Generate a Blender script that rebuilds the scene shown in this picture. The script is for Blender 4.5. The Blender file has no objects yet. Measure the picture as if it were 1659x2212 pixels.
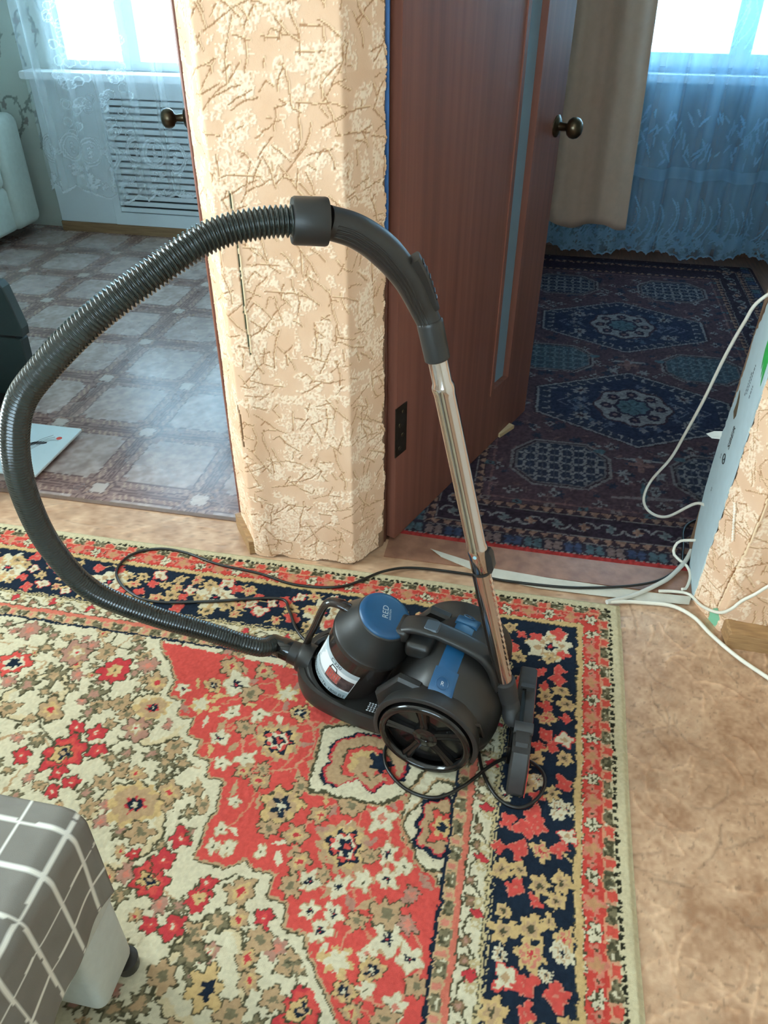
import bpy, math, random
import numpy as np
from mathutils import Vector, Matrix

scene = bpy.context.scene
COL = scene.collection
PI = math.pi

# ------------------------------------------------------------------ camera, world, light, exposure
def look_rotation(pitch, roll, yaw):
    p, r, y = map(math.radians, (pitch, roll, yaw))
    h = Vector((-math.sin(y), math.cos(y), 0)); rt = Vector((math.cos(y), math.sin(y), 0))
    f = h * math.cos(p) + Vector((0, 0, -math.sin(p))); up = rt.cross(f)
    r1 = rt * math.cos(r) + up * math.sin(r); u1 = -rt * math.sin(r) + up * math.cos(r)
    return Matrix((r1, u1, -f)).transposed()
cam_data = bpy.data.cameras.new('camera')
cam = bpy.data.objects.new('camera', cam_data); COL.objects.link(cam)
cam.matrix_world = Matrix.Translation((0, 0, 1.4)) @ look_rotation(36.7, .28, 11.0).to_4x4()
cam_data.sensor_fit = 'VERTICAL'; cam_data.sensor_height = 36.0
cam_data.lens = 1660 / 2212 * 36.0; cam_data.clip_start = .02
scene.camera = cam

world = bpy.data.worlds.new('sky'); scene.world = world; world.use_nodes = True
bg = world.node_tree.nodes['Background']
bg.inputs[0].default_value = (.62, .86, 1.0, 1); bg.inputs[1].default_value = 13.0

def area_light(name, loc, rot, sx, sy, power, color):
    d = bpy.data.lights.new(name, 'AREA'); d.shape = 'RECTANGLE'; d.size = sx; d.size_y = sy
    d.energy = power; d.color = color
    o = bpy.data.objects.new(name, d); COL.objects.link(o); o.location = loc
    o.rotation_euler = rot
    return o
# daylight entering by the tall window in the hall's left wall and by the hall's rear window
area_light('hall_window_daylight', (-2.80, .92, 1.5), (0, math.radians(-90), 0), 1.2, 1.1, 125, (1, .92, .82))
area_light('rear_window_daylight', (-.6, -1.85, 1.6), (math.radians(90), 0, 0), 1.9, 1.1, 24, (1, .95, .88))

vs = scene.view_settings
vs.view_transform = 'Standard'; vs.look = 'None'; vs.gamma = 1.0; vs.use_curve_mapping = False
vs.exposure = 0.0
scene.cycles.max_bounces = 8; scene.cycles.transparent_max_bounces = 12

# ------------------------------------------------------------------ helpers
def lin1(c):
    c = c / 255.0
    return c / 12.92 if c <= .04045 else ((c + .055) / 1.055) ** 2.4
def L(r, g, b): return (lin1(r), lin1(g), lin1(b))
def LA(*c): return np.array(L(*c))

MATS = {}
def mat(name, rgb, rough=.5, metal=0.0, spec=.5, noise=0.0, nscale=40.0, bump=0.0, bscale=200.0, stretch=None, alpha=1.0, rgb2=None, coat=0.0):
    if name in MATS: return MATS[name]
    m = bpy.data.materials.new(name); m.use_nodes = True; nt = m.node_tree
    b = nt.nodes['Principled BSDF']; b.inputs['Base Color'].default_value = (*L(*rgb), 1)
    b.inputs['Roughness'].default_value = rough; b.inputs['Metallic'].default_value = metal
    b.inputs['Specular IOR Level'].default_value = spec; b.inputs['Alpha'].default_value = alpha
    b.inputs['Coat Weight'].default_value = coat
    tc = nt.nodes.new('ShaderNodeTexCoord'); src = tc.outputs['Object']
    if stretch:
        mp = nt.nodes.new('ShaderNodeMapping'); mp.inputs['Scale'].default_value = stretch
        nt.links.new(src, mp.inputs[0]); src = mp.outputs[0]
    if noise or rgb2:
        n = nt.nodes.new('ShaderNodeTexNoise'); n.inputs['Scale'].default_value = nscale; n.inputs['Detail'].default_value = 5
        nt.links.new(src, n.inputs[0])
        r = nt.nodes.new('ShaderNodeValToRGB')
        a = L(*rgb); c2 = L(*rgb2) if rgb2 else tuple(v * (1 - noise) for v in a)
        r.color_ramp.elements[0].position = .35; r.color_ramp.elements[1].position = .65
        r.color_ramp.elements[0].color = (*c2, 1); r.color_ramp.elements[1].color = (*a, 1)
        nt.links.new(n.outputs[0], r.inputs[0]); nt.links.new(r.outputs[0], b.inputs['Base Color'])
    if bump:
        n = nt.nodes.new('ShaderNodeTexNoise'); n.inputs['Scale'].default_value = bscale; n.inputs['Detail'].default_value = 3
        nt.links.new(tc.outputs['Object'], n.inputs[0])
        bp = nt.nodes.new('ShaderNodeBump'); bp.inputs['Strength'].default_value = bump; bp.inputs['Distance'].default_value = .002
        nt.links.new(n.outputs[0], bp.inputs['Height']); nt.links.new(bp.outputs[0], b.inputs['Normal'])
    MATS[name] = m; return m

def mat_attr(name, rough=.8, spec=.3, bump=0.0, bscale=500.0, rvar=0.0, rscale=6.0, sheen=0.0):
    m = bpy.data.materials.new(name); m.use_nodes = True; nt = m.node_tree
    b = nt.nodes['Principled BSDF']
    a = nt.nodes.new('ShaderNodeAttribute'); a.attribute_name = 'Col'
    nt.links.new(a.outputs['Color'], b.inputs['Base Color'])
    b.inputs['Roughness'].default_value = rough; b.inputs['Specular IOR Level'].default_value = spec
    tc = nt.nodes.new('ShaderNodeTexCoord')
    if rvar:
        n = nt.nodes.new('ShaderNodeTexNoise'); n.inputs['Scale'].default_value = rscale; n.inputs['Detail'].default_value = 6
        nt.links.new(tc.outputs['Object'], n.inputs[0])
        mr = nt.nodes.new('ShaderNodeMapRange'); mr.inputs[3].default_value = rough - rvar; mr.inputs[4].default_value = rough + rvar
        nt.links.new(n.outputs[0], mr.inputs[0]); nt.links.new(mr.outputs[0], b.inputs['Roughness'])
    if bump:
        n = nt.nodes.new('ShaderNodeTexNoise'); n.inputs['Scale'].default_value = bscale; n.inputs['Detail'].default_value = 4
        nt.links.new(tc.outputs['Object'], n.inputs[0])
        bp = nt.nodes.new('ShaderNodeBump'); bp.inputs['Strength'].default_value = bump; bp.inputs['Distance'].default_value = .002
        nt.links.new(n.outputs[0], bp.inputs['Height']); nt.links.new(bp.outputs[0], b.inputs['Normal'])
    return m

def mat_tulle(name, rgb):
    """woven net: attribute 'Col' red = how dense the thread is; the rest is open"""
    m = bpy.data.materials.new(name); m.use_nodes = True; nt = m.node_tree; nt.nodes.clear()
    out = nt.nodes.new('ShaderNodeOutputMaterial'); mix = nt.nodes.new('ShaderNodeMixShader')
    tr = nt.nodes.new('ShaderNodeBsdfTransparent'); ad = nt.nodes.new('ShaderNodeMixShader'); ad.inputs[0].default_value = .5
    df = nt.nodes.new('ShaderNodeBsdfDiffuse'); tl = nt.nodes.new('ShaderNodeBsdfTranslucent')
    for n in (df, tl): n.inputs[0].default_value = (*L(*rgb), 1)
    a = nt.nodes.new('ShaderNodeAttribute'); a.attribute_name = 'Col'
    sp = nt.nodes.new('ShaderNodeSeparateColor'); nt.links.new(a.outputs['Color'], sp.inputs[0])
    nt.links.new(sp.outputs[0], mix.inputs[0]); nt.links.new(tr.outputs[0], mix.inputs[1])
    nt.links.new(df.outputs[0], ad.inputs[1]); nt.links.new(tl.outputs[0], ad.inputs[2])
    nt.links.new(ad.outputs[0], mix.inputs[2]); nt.links.new(mix.outputs[0], out.inputs[0])
    return m

def mat_glass(name, rgb=(235, 245, 250), op=.08):
    m = bpy.data.materials.new(name); m.use_nodes = True; nt = m.node_tree; nt.nodes.clear()
    out = nt.nodes.new('ShaderNodeOutputMaterial'); mix = nt.nodes.new('ShaderNodeMixShader'); mix.inputs[0].default_value = op
    tr = nt.nodes.new('ShaderNodeBsdfTransparent'); tr.inputs[0].default_value = (*L(*rgb), 1)
    gl = nt.nodes.new('ShaderNodeBsdfGlossy'); gl.inputs[1].default_value = .03
    nt.links.new(tr.outputs[0], mix.inputs[1]); nt.links.new(gl.outputs[0], mix.inputs[2]); nt.links.new(mix.outputs[0], out.inputs[0])
    return m

def tag(o, label=None, cat=None, group=None, kind=None):
    if label: o['label'] = label
    if cat: o['category'] = cat
    if group: o['group'] = group
    if kind: o['kind'] = kind
    return o
def empty(name, loc=(0, 0, 0), rz=0.0, parent=None):
    o = bpy.data.objects.new(name, None); COL.objects.link(o); o.location = loc; o.rotation_euler = (0, 0, rz)
    o.empty_display_size = .05
    if parent: o.parent = parent
    return o

def frames(path):
    P = [Vector(p) for p in path]; n = len(P); T = []
    for i in range(n):
        t = P[min(i + 1, n - 1)] - P[max(i - 1, 0)]
        T.append(t.normalized() if t.length > 1e-9 else Vector((0, 0, 1)))
    ref = Vector((0, 0, 1)) if abs(T[0].z) < .9 else Vector((1, 0, 0))
    nrm = (ref - T[0] * ref.dot(T[0])).normalized(); out = []
    for i in range(n):
        nrm = nrm - T[i] * nrm.dot(T[i]); nrm.normalize()
        out.append((P[i], T[i], nrm.copy(), T[i].cross(nrm)))
    return out

def spline(pts, step=.01):
    """Catmull-Rom through pts, resampled evenly"""
    P = np.array(pts, float); n = len(P)
    E = np.vstack([2 * P[0] - P[1], P, 2 * P[-1] - P[-2]]); out = []
    for i in range(n - 1):
        a, b, c, d = E[i:i + 4]
        for t in np.linspace(0, 1, 24, endpoint=False):
            out.append(.5 * ((2 * b) + (c - a) * t + (2 * a - 5 * b + 4 * c - d) * t * t + (3 * b - a - 3 * c + d) * t ** 3))
    out.append(P[-1]); out = np.array(out)
    for _ in range(3): out[1:-1] = (out[:-2] + 2 * out[1:-1] + out[2:]) / 4
    s = np.concatenate([[0], np.cumsum(np.linalg.norm(np.diff(out, axis=0), axis=1))])
    k = max(2, int(s[-1] / step) + 1); u = np.linspace(0, s[-1], k)
    return np.stack([np.interp(u, s, out[:, j]) for j in range(3)], 1)

class MB:
    def __init__(self): self.v = []; self.f = []
    def add(self, v, f):
        o = len(self.v); self.v += [tuple(p) for p in v]; self.f += [tuple(i + o for i in q) for q in f]; return self
    def box(self, a, b, bev=0.0):
        x0, y0, z0 = a; x1, y1, z1 = b
        if bev <= 0:
            v = [(x, y, z) for z in (z0, z1) for y in (y0, y1) for x in (x0, x1)]
            return self.add(v, [(0, 2, 3, 1), (4, 5, 7, 6), (0, 1, 5, 4), (2, 6, 7, 3), (0, 4, 6, 2), (1, 3, 7, 5)])
        return self.prism([(x0 + bev, y0), (x1 - bev, y0), (x1, y0 + bev), (x1, y1 - bev), (x1 - bev, y1), (x0 + bev, y1), (x0, y1 - bev), (x0, y0 + bev)], z0, z1, bev)
    def prism(self, poly, z0, z1, bev=0.0, M=None):
        n = len(poly); cx = sum(p[0] for p in poly) / n; cy = sum(p[1] for p in poly) / n
        def ring(z, ins):
            r = []
            for x, y in poly:
                d = math.hypot(x - cx, y - cy) or 1
                k = max(0, 1 - ins / d); r.append((cx + (x - cx) * k, cy + (y - cy) * k, z))
            return r
        rs = [ring(z0, bev), ring(z0 + bev, 0), ring(z1 - bev, 0), ring(z1, bev)] if bev else [ring(z0, 0), ring(z1, 0)]
        v = [p for r in rs for p in r]; f = []
        for k in range(len(rs) - 1):
            for i in range(n): j = (i + 1) % n; f.append((k * n + i, k * n + j, (k + 1) * n + j, (k + 1) * n + i))
        f.append(tuple(reversed(range(n)))); f.append(tuple(range((len(rs) - 1) * n, len(rs) * n)))
        if M: v = [tuple(M @ Vector(p)) for p in v]
        return self.add(v, f)
    def tube(self, path, r, seg=12, cap=True):
        fr = frames(path); n = len(fr); v = []; f = []
        for i, (p, t, a, b) in enumerate(fr):
            rr = r[i] if hasattr(r, '__len__') else r
            for k in range(seg):
                w = 2 * PI * k / seg; v.append(tuple(p + (a * math.cos(w) + b * math.sin(w)) * rr))
        for i in range(n - 1):
            for k in range(seg):
                q = (k + 1) % seg; f.append((i * seg + k, i * seg + q, (i + 1) * seg + q, (i + 1) * seg + k))
        if cap: f.append(tuple(reversed(range(seg)))); f.append(tuple(range((n - 1) * seg, n * seg)))
        return self.add(v, f)
    def lathe(self, prof, origin, axis, seg=40, start=None, cap=True, arc=None):
        """prof: (s along axis, radius)"""
        o = Vector(origin); t = Vector(axis).normalized()
        ref = Vector(start) if start else (Vector((0, 0, 1)) if abs(t.z) < .9 else Vector((1, 0, 0)))
        a = (ref - t * ref.dot(t)).normalized(); b = t.cross(a); v = []; f = []; n = len(prof)
        for s, r in prof:
            for k in range(seg):
                w = 2 * PI * k / seg; v.append(tuple(o + t * s + (a * math.cos(w) + b * math.sin(w)) * r))
        for i in range(n - 1):
            for k in range(seg):
                q = (k + 1) % seg; f.append((i * seg + k, i * seg + q, (i + 1) * seg + q, (i + 1) * seg + k))
        if cap:
            f.append(tuple(reversed(range(seg)))); f.append(tuple(range((n - 1) * seg, n * seg)))
        return self.add(v, f)
    def loft(self, rings, cap=True, closed=True):
        n = len(rings[0]); v = [p for r in rings for p in r]; f = []
        for i in range(len(rings) - 1):
            for k in range(n if closed else n - 1):
                q = (k + 1) % n; f.append((i * n + k, i * n + q, (i + 1) * n + q, (i + 1) * n + k))
        if cap: f.append(tuple(reversed(range(n)))); f.append(tuple(range((len(rings) - 1) * n, len(rings) * n)))
        return self.add(v, f)
    def xf(self, M): self.v = [tuple(M @ Vector(p)) for p in self.v]; return self
    def build(self, name, m, parent=None, smooth=False, angle=40):
        me = bpy.data.meshes.new(name); me.from_pydata(self.v, [], self.f); me.validate()
        import bmesh
        bm = bmesh.new(); bm.from_mesh(me); bmesh.ops.recalc_face_normals(bm, faces=bm.faces); bm.to_mesh(me); bm.free()
        if smooth:
            me.polygons.foreach_set('use_smooth', [True] * len(me.polygons))
            me.set_sharp_from_angle(angle=math.radians(angle))
        me.materials.append(m)
        o = bpy.data.objects.new(name, me); COL.objects.link(o)
        if parent: o.parent = parent
        return o

def grid_obj(name, P, col, m, parent=None, mask=None, smooth=True):
    ny, nx = P.shape[:2]
    idx = np.arange(ny * nx, dtype=np.int32).reshape(ny, nx)
    q = np.stack([idx[:-1, :-1], idx[:-1, 1:], idx[1:, 1:], idx[1:, :-1]], -1).reshape(-1, 4)
    if mask is not None: q = q[mask[:-1, :-1].reshape(-1)]
    me = bpy.data.meshes.new(name); me.vertices.add(ny * nx); me.vertices.foreach_set('co', P.astype(np.float32).reshape(-1))
    me.loops.add(q.size); me.loops.foreach_set('vertex_index', q.reshape(-1))
    me.polygons.add(len(q)); me.polygons.foreach_set('loop_start', np.arange(0, q.size, 4, dtype=np.int32))
    me.update(calc_edges=True)
    if smooth: me.polygons.foreach_set('use_smooth', np.ones(len(q), bool))
    if col is not None:
        c = np.ones((ny * nx, 4), np.float32); c[:, :3] = col.reshape(-1, 3)
        a = me.color_attributes.new('Col', 'FLOAT_COLOR', 'POINT'); a.data.foreach_set('color', c.reshape(-1))
    me.materials.append(m); o = bpy.data.objects.new(name, me); COL.objects.link(o)
    if parent: o.parent = parent
    return o

def text_geo(body, size):
    c = bpy.data.curves.new('t', 'FONT'); c.body = body; c.size = size; c.align_x = 'CENTER'; c.align_y = 'CENTER'; c.resolution_u = 3
    o = bpy.data.objects.new('t', c); COL.objects.link(o)
    dg = bpy.context.evaluated_depsgraph_get(); me = o.evaluated_get(dg).to_mesh()
    v = [tuple(p.co) for p in me.vertices]; f = [tuple(p.vertices) for p in me.polygons]
    o.evaluated_get(dg).to_mesh_clear(); bpy.data.objects.remove(o); bpy.data.curves.remove(c)
    return v, f

def smoothstep(a, b, x):
    t = np.clip((x - a) / (b - a), 0, 1); return t * t * (3 - 2 * t)
def vnoise(X, Y, scale, seed):
    """value noise; scale = size of a cell"""
    r = np.random.RandomState(seed); T = r.rand(257, 257)
    x = X / scale + 1000.0; y = Y / scale + 1000.0
    xi = np.floor(x).astype(int); yi = np.floor(y).astype(int); fx = x - xi; fy = y - yi
    fx = fx * fx * (3 - 2 * fx); fy = fy * fy * (3 - 2 * fy); xi %= 256; yi %= 256
    return (T[yi, xi] * (1 - fx) + T[yi, xi + 1] * fx) * (1 - fy) + (T[yi + 1, xi] * (1 - fx) + T[yi + 1, xi + 1] * fx) * fy

class Canvas:
    """colours and heights drawn on a regular grid measured in metres"""
    def __init__(self, xs, ys, base, warp=0.0, wscale=.006, seed=1):
        self.xs = xs; self.ys = ys; self.X, self.Y = np.meshgrid(xs, ys)
        self.WX = self.X + warp * (vnoise(self.X, self.Y, wscale, seed) - .5) * 2
        self.WY = self.Y + warp * (vnoise(self.X, self.Y, wscale, seed + 1) - .5) * 2
        self.c = np.empty(self.X.shape + (3,)); self.c[:] = base; self.h = np.zeros(self.X.shape)
    def win(self, x0, x1, y0, y1):
        i0, i1 = np.searchsorted(self.xs, (x0, x1)); j0, j1 = np.searchsorted(self.ys, (y0, y1))
        return slice(max(j0 - 1, 0), j1 + 1), slice(max(i0 - 1, 0), i1 + 1)
    def put(self, s, m, col, h=None):
        if col is not None: self.c[s][m] = col
        if h is not None: self.h[s][m] = h
    def disc(self, x, y, r, col, h=None, ry=None):
        ry = ry or r; R = max(r, ry); s = self.win(x - R, x + R, y - R, y + R)
        self.put(s, ((self.WX[s] - x) / r) ** 2 + ((self.WY[s] - y) / ry) ** 2 < 1, col, h)
    def flower(self, x, y, r, n, col, amp=.22, ph=0.0, h=None, ratio=1.0, irr=.10):
        R = r * 1.6; s = self.win(x - R, x + R, y - R * ratio, y + R * ratio)
        dx = self.WX[s] - x; dy = (self.WY[s] - y) / ratio
        th = np.arctan2(dy, dx); k = x * 91.7 + y * 53.3
        self.put(s, np.hypot(dx, dy) < r * (1 + amp * np.cos(n * th + ph)) * (1 + irr * np.cos(2 * th + k) + irr * .8 * np.cos(3 * th + 1.7 * k)), col, h)
    def leaf(self, x, y, l, w, a, col, h=None):
        s = self.win(x - l, x + l, y - l, y + l); dx = self.WX[s] - x; dy = self.WY[s] - y
        u = (dx * math.cos(a) + dy * math.sin(a)) / l; v = (-dx * math.sin(a) + dy * math.cos(a)) / w
        self.put(s, (np.abs(v) < (1 - u * u) * (.75 + .25 * u)) & (np.abs(u) < 1), col, h)
    def poly(self, pts, col, h=None, extra=None):
        p = np.array(pts); s = self.win(p[:, 0].min() - .01, p[:, 0].max() + .01, p[:, 1].min() - .01, p[:, 1].max() + .01)
        X = self.WX[s]; Y = self.WY[s]; m = np.zeros(X.shape, bool); n = len(p)
        for i in range(n):
            x1, y1 = p[i]; x2, y2 = p[(i + 1) % n]
            if y1 == y2: continue
            m ^= ((Y < y1) != (Y < y2)) & (X < x1 + (Y - y1) * (x2 - x1) / (y2 - y1))
        self.put(s, m, col, h); return s, m
    def stroke(self, pts, w, col, h=None, closed=False):
        pts = list(pts) + ([pts[0]] if closed else [])
        for (x1, y1), (x2, y2) in zip(pts[:-1], pts[1:]):
            s = self.win(min(x1, x2) - w, max(x1, x2) + w, min(y1, y2) - w, max(y1, y2) + w)
            X = self.WX[s] - x1; Y = self.WY[s] - y1; dx, dy = x2 - x1, y2 - y1; l2 = dx * dx + dy * dy or 1e-9
            t = np.clip((X * dx + Y * dy) / l2, 0, 1)
            self.put(s, np.hypot(X - t * dx, Y - t * dy) < w * .5, col, h)
    def rect(self, x0, x1, y0, y1, col, h=None):
        s = self.win(x0, x1, y0, y1)
        self.put(s, (self.WX[s] > x0) & (self.WX[s] < x1) & (self.WY[s] > y0) & (self.WY[s] < y1), col, h)

def axis(*segs):
    """axis coordinates from (start, end, step) pieces"""
    out = []
    for a, b, st in segs:
        n = max(1, int(round((b - a) / st))); out += list(np.linspace(a, b, n, endpoint=False))
    out.append(segs[-1][1]); return np.array(out)

# ------------------------------------------------------------------ the setting
M_plaster = mat('plaster', (222, 214, 200), .9, noise=.06, nscale=8)
M_ceiling = mat('ceiling_paint', (235, 232, 225), .9, noise=.03, nscale=6)
M_pale = mat('pale_wallpaper', (196, 205, 198), .85, noise=.05, nscale=14)
M_blue_room = mat('blue_grey_wallpaper', (150, 160, 170), .85, noise=.08, nscale=10)
M_white_frame = mat('white_window_plastic', (235, 238, 240), .35, noise=.02, nscale=20)
M_pane = mat_glass('window_glass')
M_trimwood = mat('tan_skirting_wood', (150, 118, 84), .5, rgb2=(128, 98, 68), nscale=9, stretch=(1, 12, 12))

def struct(name, mb, m, smooth=False): return tag(mb.build(name, m, None, smooth), kind='structure')

def wall_with_hole(name, m, ax, c0, c1, a0, a1, z1, hole=None):
    """ax 'x': wall runs along x, thickness c0..c1 in y"""
    mb = MB()
    def bx(p0, p1, z0, zz):
        if p1 - p0 < .002 or zz - z0 < .002: return
        if ax == 'x': mb.box((p0, c0, z0), (p1, c1, zz))
        else: mb.box((c0, p0, z0), (c1, p1, zz))
    if hole:
        h0, h1, hz0, hz1 = hole
        bx(a0, h0, 0, z1); bx(h1, a1, 0, z1); bx(h0, h1, 0, hz0); bx(h0, h1, hz1, z1)
    else: bx(a0, a1, 0, z1)
    return struct(name, mb, m)
ZC = 2.55
wall_with_hole('wall_left', M_plaster, 'y', -2.88, -2.7, -1.8, 1.74, ZC, (.35, 1.5, .88, 2.12))
wall_with_hole('wall_back', M_plaster, 'x', -1.98, -1.8, -2.88, 1.75, ZC, (-1.55, .35, 1.05, 2.35))
wall_with_hole('wall_right_side', M_plaster, 'y', 1.6, 1.75, -1.8, 4.7, ZC)
wall_with_hole('wall_front_left', M_plaster, 'x', 1.62, 1.74, -2.7, -1.63, ZC)
wall_with_hole('wall_far_left', M_pale, 'x', 4.30, 4.45, -3.7, -.62, ZC, (-2.62, -1.15, .835, 2.25))
wall_with_hole('wall_far_right', M_blue_room, 'x', 4.55, 4.7, -.5, 1.6, ZC, (.22, 1.5, .90, 2.25))
wall_with_hole('wall_left_room', M_pale, 'y', -3.85, -3.7, 1.62, 4.45, ZC)
wall_with_hole('wall_between_rooms', M_pale, 'y', -.62, -.5, 1.715, 4.7, ZC)
struct('wall_header_left', MB().box((-1.63, 1.60, 2.06), (-.745, 1.72, ZC)), M_plaster)
struct('wall_header_right', MB().box((-.325, 1.60, 2.06), (.52, 1.72, ZC)), M_plaster)
struct('wall_left_room_front', MB().box((-3.7, 1.62, 0), (-2.88, 1.74, ZC)), M_pale)
struct('ceiling', MB().box((-3.85, -1.98, ZC), (1.75, 4.7, ZC + .1)), M_ceiling)

def window(name, ax, c, a0, a1, z0, z1, mull=(.5,), sash=.06, d=.07):
    w = empty(name, (0, 0, 0)); tag(w, kind='structure')
    def bx(mb, p0, p1, q0, q1, dd=d):
        if ax == 'x': mb.box((p0, c - dd / 2, q0), (p1, c + dd / 2, q1))
        else: mb.box((c - dd / 2, p0, q0), (c + dd / 2, p1, q1))
        return mb
    fr = MB(); bx(fr, a0, a1, z0, z0 + sash); bx(fr, a0, a1, z1 - sash, z1); bx(fr, a0, a0 + sash, z0 + sash, z1 - sash); bx(fr, a1 - sash, a1, z0 + sash, z1 - sash)
    fr.build('window_frame', M_white_frame, w)
    edges = [a0 + sash] + [a0 + (a1 - a0) * k for k in mull] + [a1 - sash]
    for k in mull:
        p = a0 + (a1 - a0) * k; bx(MB(), p - .05, p + .05, z0 + sash, z1 - sash, d * .9).build('mullion', M_white_frame, w)
    for p0, p1 in zip(edges[:-1], edges[1:]):
        bx(MB(), p0, p1, z0 + sash, z1 - sash, .006).build('window_pane', M_pane, w)
    return w
w1 = window('window_1', 'x', 4.36, -2.62, -1.15, .835, 2.25, (.28,), sash=.042)
w2 = window('window_2', 'x', 4.60, .22, 1.5, .90, 2.25, (.5,))
w3 = window('window_3', 'y', -2.74, .35, 1.5, .88, 2.12, (.5,))
w4 = window('window_4', 'x', -1.88, -1.55, .35, 1.05, 2.35, (.5,))
M_sill = mat('white_sill', (232, 236, 238), .3, noise=.02, nscale=10)
MB().box((-2.79, 4.17, .80), (-1.0, 4.33, .835), .006).build('window_sill', M_sill, w1)
MB().box((-.2, 4.475, .84), (1.59, 4.58, .875), .006).build('window_sill', M_sill, w2)

# --- floors
rs = np.random.RandomState(4)
xs = axis((-2.7, -1.7, .25), (-1.7, .28, .012), (.28, .75, .003), (.75, 1.6, .2)); ys = axis((-1.8, .45, .3), (.45, 1.54, .0042), (1.54, 1.715, .004))
cv = Canvas(xs, ys, LA(190, 150, 116), warp=.003, wscale=.012, seed=5)
n1 = vnoise(cv.X, cv.Y, .06, 1); n2 = vnoise(cv.X, cv.Y, .016, 2); n3 = vnoise(cv.X, cv.Y, .2, 3); n4 = vnoise(cv.X, cv.Y, .006, 9)
k = np.clip((.4 * n1 + .3 * n2 + .3 * n4 - .5) * 1.5 + .5, 0, 1)[..., None]
cv.c = LA(154, 115, 86) * (1 - k) + LA(207, 171, 139) * k
spots = (vnoise(cv.X, cv.Y, .03, 7) > .70) & (n4 > .5); cv.c[spots] *= .88; cv.c[(vnoise(cv.X, cv.Y, .0075, 31) > .86) & (n1 > .35)] *= .72
cre = np.zeros(cv.X.shape)
def crease(x, y, a, l, bend, amp):
    pts = []
    for t in np.linspace(-.5, .5, 9):
        aa = a + bend * t; pts.append((x + math.cos(aa) * l * t, y + math.sin(aa) * l * t))
    for (x1, y1), (x2, y2) in zip(pts[:-1], pts[1:]):
        s = cv.win(min(x1, x2) - .02, max(x1, x2) + .02, min(y1, y2) - .02, max(y1, y2) + .02)
        dx, dy = x2 - x1, y2 - y1; t = np.clip(((cv.WX[s] - x1) * dx + (cv.WY[s] - y1) * dy) / (dx * dx + dy * dy), 0, 1)
        d = np.hypot(cv.WX[s] - x1 - t * dx, cv.WY[s] - y1 - t * dy)
        cre[s] = np.maximum(cre[s], amp * np.exp(-(d / .0032) ** 2)) if amp > 0 else np.minimum(cre[s], amp * np.exp(-(d / .0024) ** 2))
for i in range(120): crease(rs.uniform(.33, .76), rs.uniform(.48, 1.55), rs.uniform(0, PI), rs.uniform(.05, .26), rs.uniform(-1.2, 1.2), rs.choice([-1.0, 1.0, .7]) * .0019)
for i in range(26): crease(rs.uniform(-1.6, .5), rs.uniform(1.58, 1.70), rs.uniform(-.6, .9), rs.uniform(.06, .25), rs.uniform(-1, 1), rs.choice([-1, 1]) * .0016)
cv.c *= (1 + 130 * np.clip(cre, -.003, .003))[..., None]  # crease shading put into the colour: ridges lighter, dips darker
P = np.stack([cv.X, cv.Y, cre + .0006 * n3], -1)
M_tan = mat_attr('tan_crumpled_linoleum', .42, .45, bump=.12, bscale=260, rvar=.1)
tag(grid_obj('floor', P, cv.c, M_tan), kind='structure')

xs = axis((-3.7, -3.2, .1), (-3.2, -.745, .0045)); ys = axis((1.715, 4.31, .0068))
cv = Canvas(xs, ys, LA(170, 145, 135), warp=.003, wscale=.01, seed=11)
per = .337; A = ((cv.WX + 1.269) / per + .5) % 1 - .5; B = ((cv.WY - 1.789) / .352 + .5) % 1 - .5
aa, bb = np.abs(A), np.abs(B)
n1 = vnoise(cv.X, cv.Y, .03, 1); n2 = vnoise(cv.X, cv.Y, .012, 2); n3 = vnoise(cv.X, cv.Y, .35, 3)
k = np.clip((.5 * n1 + .5 * n2 - .5) * 1.7 + .5, 0, 1)[..., None]
panel = LA(146, 126, 120) * (1 - k) + LA(182, 162, 154) * k
ns = vnoise(cv.X * 1, cv.Y * 4, .03, 6)[..., None]; strip = LA(118, 90, 84) * (1 - ns) + LA(156, 126, 116) * ns
cv.c = panel
st = (aa < .14) | (bb < .14)
st |= (np.maximum(aa, bb) < .20) & ((np.abs(aa - .17) < .03) | (np.abs(bb - .17) < .03) | (np.maximum(aa, bb) < .17))
cv.c[st] = strip[st]
dark = LA(98, 74, 72)
off = np.maximum(aa, bb) > .13
for d0 in (.015, .05, .135):
    cv.c[(np.abs(bb - d0) < .007) & (aa > .13)] = dark; cv.c[(np.abs(aa - d0) < .007) & (bb > .13)] = dark
hatch = (np.sin((A + B * .6) * 2 * PI * 16) > .55) & (n2 > .35)
cv.c[hatch & (bb < .13) & (bb > .06) & (aa > .15)] = LA(172, 142, 126); cv.c[hatch & (aa < .13) & (aa > .06) & (bb > .15)] = LA(172, 142, 126)
rr = np.hypot(A, B); th = np.arctan2(B, A); oc = np.maximum(np.maximum(aa, bb), (aa + bb) * .7071)
star = oc * (1 + .13 * np.cos(4 * th)); cv.c[star < .135] = LA(150, 120, 108); cv.c[(star > .125) & (star < .14)] = dark
cv.c[(np.abs(np.sin(4 * th)) < .2) & (star < .13)] = dark
cv.c[star < .088] = dark; cv.c[star < .078] = LA(182, 164, 154)
P = np.stack([cv.X, cv.Y, .0012 * n3 + .0004 * n1], -1)
M_lino = mat_attr('patterned_linoleum', .27, .5, bump=.1, bscale=120, rvar=.08, rscale=4)
tag(grid_obj('floor_left_room', P, cv.c, M_lino), kind='structure')
M_boards = mat('dark_painted_boards', (120, 82, 62), .5, rgb2=(96, 66, 50), nscale=7, stretch=(12, 1, 1))
struct('floor_right_room', MB().box((-.5, 1.715, -.05), (1.6, 4.7, .0)).box((-.5, 4.545, -.05), (1.6, 4.7, .03)), M_boards)
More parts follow.
